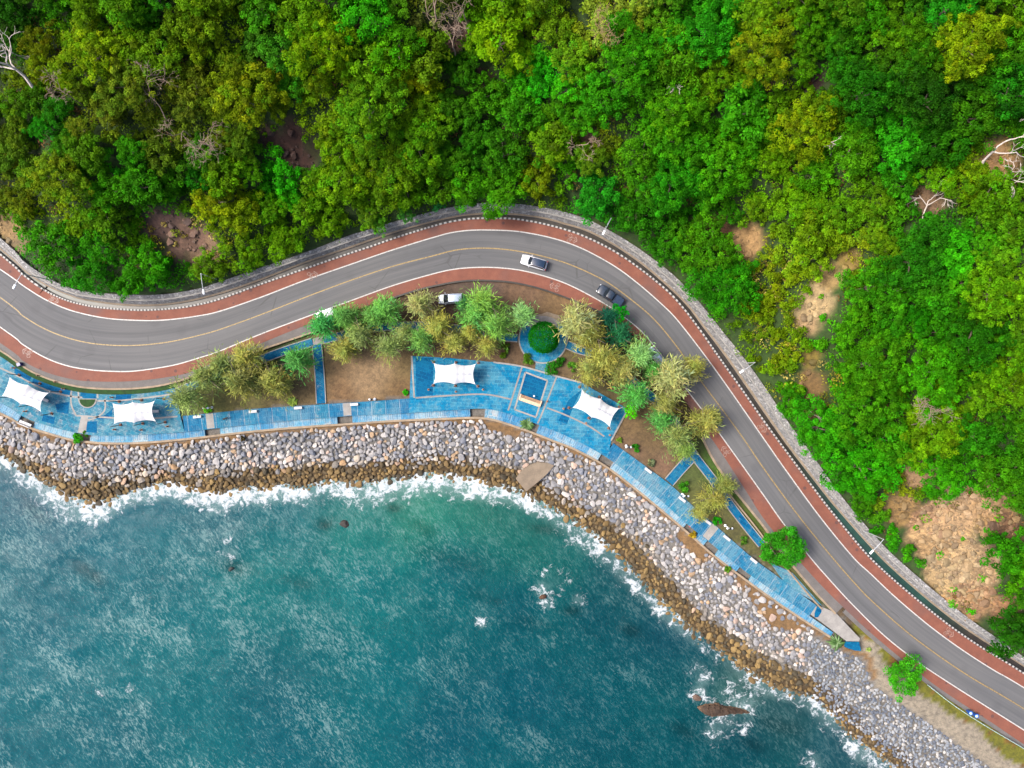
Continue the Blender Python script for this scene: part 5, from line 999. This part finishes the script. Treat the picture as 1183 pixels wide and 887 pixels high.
# ------------------------------------------------------------------ lamps
for (tu, tv), (hu, hv), hgt, lab in [((25,316),(16.5,331),8,'curved street lamp reaching over the road at the far left bend'),((232,316),(235,337),8,'tall street lamp on the wall below the brown landslip'),((706,252),(697.5,268.5),8,'slim street lamp on the wall above the bend'),((872.5,418.5),(857,429),6,'street lamp beside the straight wall opposite the park'),((1021,623),(1007,637.5),8,'street lamp with a long arm near the quarried rock face')]:
    x, y, _ = P(tu, tv, hgt); hx, hy, _ = P(hu, hv, hgt + .1); zb = -.3
    root = empty('street_lamp', (x, y, zb)); m = MB(); m.tube([(0, 0, 0), (0, 0, (hgt - zb) * .5), (0, 0, hgt - zb)], [.11, .09, .06], 8); m.build('pole', M['galvanised'], root)
    m = MB(); m.box((0, 0, .12), (.45, .45, .24), taper=.8); m.build('base', M['concrete'], root)
    d = Vector((hx - x, hy - y, 0)); m = MB(); m.tube([(0, 0, hgt - zb - .05), d * .35 + Vector((0, 0, hgt - zb + .1)), d * .92 + Vector((0, 0, hgt - zb + .15))], [.055, .05, .045], 6); arm = m.build('arm', M['galvanised'], root)
    m = MB(); m.box(d + Vector((0, 0, hgt - zb + .15)), (.85, .32, .14), math.atan2(d.y, d.x), .75); m.build('lamp_head', M['lamp_white'], arm); tag(root, lab, 'street lamp', 'street lamps on the hill side of the road')
for u, v, lab in [(244.6,470.5,'white garden lamp by the lime green plant'),(433,461,'white garden lamp at the seaward edge of the bare lawn'),(723.5,515,'white garden lamp on the brown lawn edge'),(788.5,570.5,'white garden lamp beside the dense green shrub'),(838,607,'white garden lamp leaning towards the back path')]:
    x, y, _ = P(u, v, -.3); root = empty('garden_lamp', (x, y, -.42)); m = MB(); m.lathe([(.24, 0), (.24, .18), (.12, .3), (.07, .5), (.06, 2.9), (.05, 3.0)], n=10); m.build('post', M['lamp_white'], root)
    m = MB(); m.tube([(-.42, 0, 2.6), (0, 0, 2.95), (.42, 0, 2.6)], .03, 6); m.build('bracket', M['galvanised'], root)
    for q in (-.42, .42): m = MB(); m.lathe([(.05, -.22), (.17, -.05), (.19, .1), (.1, .26), (.03, .32)], (q, 0, 2.7), 10); m.build('lamp_shade', M['lamp_white'], root)
    m = MB(); m.lathe([(.05, 0), (.2, .12), (.2, .25), (.08, .42), (.02, .55)], (0, 0, 2.98), 10); m.build('lantern', M['glass_dark'], root); tag(root, lab, 'garden lamp', 'white garden lamps on the lawns')
# ------------------------------------------------------------------ benches, bollards and small things
def make_bench():
    r = empty('stone_bench', (0, 0, 0)); m = MB(); m.box((0, 0, .42), (1.5, .48, .1), taper=.97); m.build('seat', M['white_stone'], r)
    for s in (-1, 1): m = MB(); m.box((s * .5, 0, .185), (.22, .38, .368), taper=.9); m.build('leg', M['pale_concrete'], r)
    return r
bench = make_bench()
for i, (u, v, a, lab) in enumerate([(228.8,481.2,-6,'white stone bench seaward of the first casuarinas'),(293,475.2,-5,'white stone bench below the olive lawn, after the dog'),(345,471,-4,'white stone bench nearest the yellow agave'),(409.5,467,-3,'white stone bench under the bare lawn edge'),(748.5,543.3,37,'white stone bench before the short cross path'),(787.5,576.5,38,'white stone bench just past the dense green shrub'),(817,602.5,38,'white stone bench beside a grey concrete bay'),(839,621,38,'white stone bench after the grey concrete bay'),(870,647,38,'white stone bench close to the lone bright tree'),(180,475,-3,'white seat poking out from under the second tent'),(53,461.5,22,'white seat poking out from under the edge tent')]):
    o = bench if i == 0 else copy_tree(bench); o.location = (*P(u, v, ZP)[:2], ZP + .005); o.rotation_euler.z = R(-a); tag(o, lab, 'bench', 'white stone benches along the promenade')
def big_bench():
    r = empty('backed_bench', (*P(29, 489.5, ZP)[:2], ZP - .45)); r.rotation_euler.z = R(-22)
    m = MB(); m.box((0, .1, .45), (2.3, .5, .1)); m.build('seat', M['white_stone'], r); m = MB(); m.box((0, -.26, .7), (2.3, .12, .5), taper=.96); m.build('backrest', M['white_stone'], r)
    for s in (-1, 1): m = MB(); m.box((s * .95, .05, .2), (.25, .5, .4)); m.build('leg', M['pale_concrete'], r)
    tag(r, 'long white bench with a backrest above the rocks', 'bench')
big_bench()
r = empty('wooden_bench', (*P(612.5, 462.5, ZP)[:2], ZP + .02)); r.rotation_euler.z = R(-19)
m = MB()
for k in range(3): m.box((0, .12 + k * .17, .46), (3.7, .14, .05))
m.build('seat', M['wood'], r); m = MB(); m.box((0, -.3, .3), (4.0, .62, .6), taper=.96); m.build('planter_ledge', M['pale_wood'], r)
for s in (-1, 1): m = MB(); m.box((s * 1.98, .05, .33), (.22, 1.1, .66)); m.build('end_post', M['pale_wood'], r)
tag(r, 'long brown wooden bench with pale ends facing the blue inlay', 'bench')
m = MB(); m.box((0, 0, .22), (.34, .3, .42), taper=.7); b = m.build('shoulder_bag', M['white_cloth']); b.location = (*P(617, 457.5, .3)[:2], ZP + .51); tag(b, 'small pale bag on the wooden bench seat', 'bag')
BOL = [(16.6,425,'at the verge nearest the navy box'),(45.3,433.5,'on the verge between the two left tents, uphill one'),(65.6,441,'on the verge uphill of the half-round lawn'),(74,449,'by the dark blue bay above the edge tent'),(129.8,459,'at the inland corner of the second tent'),(133,496,'seaward of the second tent, first from the concrete bay'),(163.7,496.5,'seaward of the middle of the second tent'),(194,492.5,'seaward of the far end of the second tent'),(30.3,475,'seaward of the edge tent'),(495,450,'seaward of the third tent, nearest the bare lawn'),(526.7,452.4,'seaward of the middle of the third tent'),(558,450,'seaward of the third tent, nearest the wooden bench'),(632,463.6,'just past the pale end of the wooden bench'),(651,472,'seaward of the fourth tent, nearest the wooden bench'),(677,488.7,'seaward of the middle of the fourth tent'),(704.5,502.5,'at the lawn corner by the fourth tent')]
def make_bol():
    r = empty('bollard', (0, 0, 0)); m = MB(); m.lathe([(.17, 0), (.17, .06), (.11, .1), (.1, .62), (.13, .66), (.13, .74), (.05, .8)], n=12); m.build('post', M['rust_brown'], r)
    m = MB(); m.lathe([(.22, 0), (.22, .02)], (0, 0, .003), 12); m.build('foot_ring', M['pale_concrete'], r); return r
bol = make_bol()
for i, (u, v, lab) in enumerate(BOL):
    o = bol if i == 0 else copy_tree(bol); o.location = (*P(u, v, ZP)[:2], ZP + .012); tag(o, 'short brown bollard ' + lab, 'bollard', 'brown bollards around the tents')
def bin_(u, v, lab, navy=False):
    r = empty('rubbish_bin', (*P(u, v, 0)[:2], .003 if not navy else -.15)); mt = M['navy_plastic'] if navy else M['bin_blue']
    if navy: m = MB(); m.box((0, 0, .4), (.7, .6, .8), R(20), 1.0); m.build('body', mt, r); m = MB(); m.box((0, 0, .84), (.76, .66, .08), R(20), .85); m.build('lid', mt, r)
    else:
        m = MB(); m.lathe([(.26, 0), (.34, .5), (.4, .95), (.42, 1.0)], n=16); m.build('body', mt, r); m = MB(); m.lathe([(.26, 1.0), (.24, 1.06), (.1, 1.12)], (0, 0, .003), 16); m.build('lid', M['bin_lid'], r)
    tag(r, lab, 'bin', None if navy else 'blue bins by the guard rail')
bin_(1117.5, 821, 'blue round bin on the red lane, uphill one of two at the guard rail'); bin_(1124.3, 824.3, 'blue round bin with pale lid, nearer the picture corner of two'); bin_(24.2, 421, 'small navy blue box on the grass verge', True)
m = MB(); m.box((0, 0, .16), (.55, .4, .32), .5, .7); m.box((.3, .1, .1), (.3, .3, .2), .2, .6); o = m.build('cloth_bundle', M['red_cloth']); o.location = (*P(797.4, 607, ZL)[:2], ZL + .003); tag(o, 'small red bundle left on the blue step edge', 'bundle')
# dog: one continuous body grown from a skeleton
def dog():
    pts = [(-.28,0,.48),(-.05,0,.5),(.22,0,.52),(.4,0,.66),(.5,0,.74),(.66,0,.7),(-.42,0,.54),(-.58,.04,.66),(.22,.1,.46),(.24,.11,.25),(.23,.11,.02),(.3,.11,0),(.2,-.1,.46),(.14,-.11,.25),(.12,-.11,.02),(.19,-.11,0),(-.3,.1,.44),(-.24,.11,.3),(-.36,.11,.17),(-.33,.11,.01),(-.26,.11,0),(-.3,-.1,.44),(-.38,-.11,.3),(-.48,-.11,.17),(-.46,-.11,.01),(-.39,-.11,0),(.49,.07,.84),(.49,-.07,.84)]
    ed = [(0,1),(1,2),(2,3),(3,4),(4,5),(0,6),(6,7),(2,8),(8,9),(9,10),(10,11),(2,12),(12,13),(13,14),(14,15),(0,16),(16,17),(17,18),(18,19),(19,20),(0,21),(21,22),(22,23),(23,24),(24,25),(4,26),(4,27)]
    rad = [.12,.115,.14,.085,.095,.045,.03,.018,.07,.04,.028,.03,.07,.04,.028,.03,.085,.055,.035,.026,.028,.085,.055,.035,.026,.028,.025,.025]
    me = bpy.data.meshes.new('dog'); me.from_pydata(pts, ed, []); o = bpy.data.objects.new('dog', me); COL.objects.link(o)
    md = o.modifiers.new('skin', 'SKIN'); sb = o.modifiers.new('sub', 'SUBSURF'); sb.levels = sb.render_levels = 1
    for i, s in enumerate(me.skin_vertices[0].data): s.radius = (rad[i], rad[i]); s.use_root = i == 0
    dg = bpy.context.evaluated_depsgraph_get(); m2 = bpy.data.meshes.new_from_object(o.evaluated_get(dg)); bpy.data.objects.remove(o); m2.name = 'dog'
    m2.materials.clear(); m2.materials.append(M['dog_fur']); return link('dog', m2)
o = dog(); o.location = (*P(261, 483.3, ZP)[:2], ZP + .012); o.rotation_euler.z = R(20); tag(o, 'black dog standing on the blue promenade', 'dog')
# ------------------------------------------------------------------ guard rail
gl = Spine(line(RAIL, 0, 0, 30)); r = empty('guard_rail', (*gl.p[0], -.3)); m = MB()
for zz in (.72, .95): m.tube([(gl.p[i][0] - gl.p[0][0], gl.p[i][1] - gl.p[0][1], zz) for i in range(0, gl.n, 2)], .06, 6)
m.build('rail', M['rail_green'], r)
for i in range(2, gl.n - 1, 4): m = MB(); q = gl.p[i] - gl.p[0]; m.box((q[0], q[1], .5), (.14, .14, 1.0)); m.build('post', M['pale_concrete'], r)
tag(r, 'green and white guard rail along the seaward edge of the road', 'guard rail')
# ------------------------------------------------------------------ cycle lane symbols
def bike_mark():
    m = MB(); z = .0
    def ring(c, r, w, n=18):
        v = []; f = []
        for k in range(n): a = 2 * math.pi * k / n; v += [(c[0] + r * math.cos(a), c[1] + r * math.sin(a), z), (c[0] + (r + w) * math.cos(a), c[1] + (r + w) * math.sin(a), z)]
        for k in range(n): b = (k + 1) % n; f.append((2 * k, 2 * k + 1, 2 * b + 1, 2 * b))
        m.add(v, f)
    def bar(a, b, w=.1):
        a, b = Vector((*a, z)), Vector((*b, z)); d = (b - a).normalized(); n = Vector((-d.y, d.x, 0)) * w / 2; m.add([a - n, b - n, b + n, a + n], [(0, 1, 2, 3)])
    ring((-.5, -.46), .26, .1); ring((-.5, .46), .26, .1)
    for a, b in [((-.5,-.46),(-.05,-.2)),((-.05,-.2),(-.05,.32)),((-.05,-.2),(-.5,.0)),((-.5,0),(-.05,.32)),((-.5,.46),(.12,.3)),((-.5,-.46),(-.5,0)),((-.05,-.2),(.1,-.24)),((.12,.3),(.2,.16))]: bar(a, b)
    for s in (-1, 1): bar((.95, 0), (.45, s * .62), .16); bar((.6, 0), (.25, s * .42), .1)
    me = mesh('bicycle_symbol', m.v, m.f, M['faded_paint']); bm = bmesh.new(); bm.from_mesh(me)
    for f in bm.faces:
        if f.normal.z < 0: f.normal_flip()
    bm.to_mesh(me); bm.free(); return me
bmk = bike_mark()
for u, v, par, s in [(62,346,ln,1),(361,318,ln,1),(661,276,ln,1),(881,494,ln,1),(1096.5,731,ln,1),(31.5,407,ls,-1),(641,331,ls,-1),(838,521,ls,-1)]:
    x, y, _ = P(u, v); i = road.near((x, y)); t_ = road.t[i] * s; o = link('bicycle_symbol', bmk, None, par); o.location = (x, y, .006); o.rotation_euler.z = math.atan2(t_[1], t_[0])
# ------------------------------------------------------------------ vehicles (front towards +x)
def ring_(x, hw, z0, z1, n=4, rr=.16):
    r = min(rr, hw * .6, (z1 - z0) * .45); p = []
    for cx_, cz, a0 in ((hw - r, z1 - r, 0), (-hw + r, z1 - r, 90), (-hw + r, z0 + r, 180), (hw - r, z0 + r, 270)):
        for k in range(n): a = R(a0 + 90 * k / (n - 1)); p.append((x, cx_ + r * math.cos(a), cz + r * math.sin(a)))
    return p
def vehicle(name, u, v, rz, paint, roof, secs, glass, roofb, label, cat, rails=False, bed=None):
    x, y, _ = P(u, v, .8); root = empty(name, (x, y, .008)); root.rotation_euler.z = R(rz)
    m = MB(); m.loft([ring_(*s) for s in secs]); body = m.build('body', M[paint], root, True)
    (xb0, xb1, hb, zb), (xt0, xt1, ht, zt_) = glass; m = MB()
    m.loft([[(xb0,-hb,zb),(xb1,-hb*.94,zb),(xb1+.12,0,zb),(xb1,hb*.94,zb),(xb0,hb,zb),(xb0-.06,0,zb)],[(xt0,-ht,zt_),(xt1,-ht*.95,zt_),(xt1+.08,0,zt_),(xt1,ht*.95,zt_),(xt0,ht,zt_),(xt0-.04,0,zt_)]]); m.build('window', M['glass_dark'], root)
    m = MB(); a, b, h, z0 = roofb; m.loft([ring_(a, h * .86, z0, z0 + .05), ring_(a + .08, h * .97, z0, z0 + .08), ring_((a + b) / 2, h, z0, z0 + .1), ring_(b - .1, h * .96, z0, z0 + .07), ring_(b, h * .84, z0, z0 + .04)]); rf = m.build('roof', M[roof], root, True)
    for s in (-1, 1):
        m = MB()
        for q in ((xb1, xt1), (xb0, xt0)): m.tube([(q[0], s * hb * .95, zb), (q[1], s * ht * .97, zt_ + .02)], .05, 5)
        m.build('pillar', M[paint], root)
    L_ = secs[-1][0]; B_ = secs[0][0]; W_ = max(s[1] for s in secs)
    for wx in (L_ - .92, B_ + .92):
        for s in (-1, 1):
            m = MB(); m.tube([(wx, s * (W_ - .2), .34), (wx, s * (W_ + .015), .34)], .34, 16); w = m.build('wheel', M['rubber'], root); m = MB(); m.tube([(wx, s * (W_ + .016), .34), (wx, s * (W_ + .03), .34)], [.2, .18], 12); m.build('rim', M['chrome'], w)
    for s in (-1, 1):
        m = MB(); m.box((L_ - .16, s * W_ * .66, .74), (.3, .34, .14), -s * .35, .8); m.build('headlight', M['headlamp'], root); m = MB(); m.box((B_ + .08, s * W_ * .78, .85), (.14, .24, .3)); m.build('taillight', M['tail_red'], root)
        m = MB(); m.box((xb1 - .3, s * (W_ + .12), zb + .08), (.14, .22, .15), taper=.8); m.build('side_mirror', M[paint], root)
    m = MB(); m.box((L_ - .02, 0, .5), (.1, W_ * 1.1, .16)); m.build('bumper', M['dark_steel'], root)
    if rails:
        for s in (-1, 1): m = MB(); m.tube([(a + .15, s * h * .88, z0 + .1), (a + .3, s * h * .88, z0 + .16), (b - .3, s * h * .88, z0 + .16), (b - .15, s * h * .88, z0 + .09)], .03, 6); m.build('roof_rail', M['chrome'], root)
    if bed: m = MB(); m.box(((bed[0] + bed[1]) / 2, 0, bed[2]), (bed[1] - bed[0], bed[3] * 2, .07), taper=.97); m.build('bed_cover', M['car_roof_navy'], root)
    return tag(root, label, cat)
SUV = [(-2.42,.7,.4,.82),(-2.32,.88,.3,.98),(-1.9,.95,.24,1.04),(-.4,.96,.22,1.06),(.9,.96,.22,1.05),(1.5,.95,.24,1.01),(2.0,.9,.26,.93),(2.3,.78,.32,.8),(2.42,.6,.38,.68)]
vehicle('sport_utility_car', 617, 303, 180 - 16.5, 'car_white', 'car_roof_navy', SUV, ((-2.15,1.0,.86,1.03),(-1.95,.35,.7,1.62)), (-2.0,.5,.74,1.6), 'white car with a dark roof driving round the bend', 'car', True)
PK = [(-2.65,.75,.45,.95),(-2.58,.92,.35,1.06),(-1.9,.95,.28,1.08),(.2,.96,.26,1.08),(1.1,.96,.26,1.08),(1.8,.94,.28,1.04),(2.3,.9,.3,.97),(2.56,.78,.36,.84),(2.66,.6,.42,.7)]
vehicle('pickup_truck', 705.3, 341.5, 180 - 34, 'car_black', 'car_black', PK, ((-.75,1.2,.86,1.07),(-.5,.6,.7,1.66)), (-.55,.7,.73,1.64), 'black pickup truck driving behind the white car', 'pickup', False, (-2.5, -.85, 1.1, .8))
VAN = [(-2.32,.72,.4,.9),(-2.24,.86,.3,1.05),(-1.8,.9,.24,1.08),(.2,.91,.22,1.08),(1.0,.91,.24,1.05),(1.6,.89,.26,.96),(2.1,.8,.3,.82),(2.32,.6,.36,.68)]
vehicle('minivan', 521.3, 345, 180 + 3, 'car_silver', 'car_blue_grey', VAN, ((-2.15,1.35,.84,1.05),(-2.0,.55,.72,1.68)), (-1.95,.5,.75,1.66), 'silver minivan parked on the dirt under the casuarinas', 'minivan', True)
HB = [(-1.98,.7,.4,.85),(-1.9,.82,.3,.98),(-1.5,.86,.24,1.0),(.2,.87,.22,1.0),(.9,.87,.24,.98),(1.5,.85,.26,.88),(1.85,.74,.3,.76),(1.98,.55,.36,.64)]
vehicle('hatchback_car', 376.5, 363, 180 + 20, 'car_white', 'car_white', HB, ((-1.85,1.05,.8,.97),(-1.65,.35,.66,1.46)), (-1.7,.4,.7,1.44), 'white hatchback half hidden by a green casuarina at the roadside', 'car')
vehicle('hatchback_car', 757, 412, 180 - 50, 'car_blue_grey', 'car_blue_grey', HB, ((-1.85,1.05,.8,.97),(-1.65,.35,.66,1.46)), (-1.7,.4,.7,1.44), 'blue-grey hatchback in dark shade under the casuarinas on the bend', 'car')
# ------------------------------------------------------------------ camera, sun, sky
cam = bpy.data.cameras.new('camera'); co_ = bpy.data.objects.new('camera', cam); COL.objects.link(co_)
co_.location = (0, 0, H); cam.lens = 25; cam.sensor_width = 36; cam.clip_end = 6000; cam.clip_start = 1; SC.camera = co_
EL, AZ = 52, 278          # sun height; compass bearing it shines from (0 = up in the picture)
wd_ = bpy.data.worlds.new('World'); SC.world = wd_; wd_.use_nodes = True; nt = wd_.node_tree
sky = nt.nodes.new('ShaderNodeTexSky'); sky.sky_type = 'NISHITA'; sky.sun_disc = False; sky.sun_elevation = R(EL); sky.sun_rotation = R(AZ); sky.dust_density = 5.0; sky.air_density = 0.6; sky.ozone_density = 1.0
bg = nt.nodes['Background']; nt.links.new(sky.outputs[0], bg.inputs[0]); bg.inputs[1].default_value = 0.15
L = bpy.data.lights.new('sun', 'SUN'); L.energy = 1.5; L.angle = R(16); L.color = (1.0, 0.96, 0.89)
lo = bpy.data.objects.new('sun', L); COL.objects.link(lo)
dv = Vector((math.sin(R(AZ)) * math.cos(R(EL)), math.cos(R(AZ)) * math.cos(R(EL)), math.sin(R(EL))))
lo.rotation_euler = dv.to_track_quat('Z', 'Y').to_euler(); lo.location = dv * 300
vs = SC.view_settings; vs.view_transform = 'Standard'; vs.look = 'None'; vs.gamma = 1; vs.use_curve_mapping = False; vs.exposure = 1.5
SC.cycles.use_denoising = True; SC.cycles.max_bounces = 6; SC.cycles.diffuse_bounces = 3; SC.cycles.glossy_bounces = 2; SC.cycles.transmission_bounces = 4
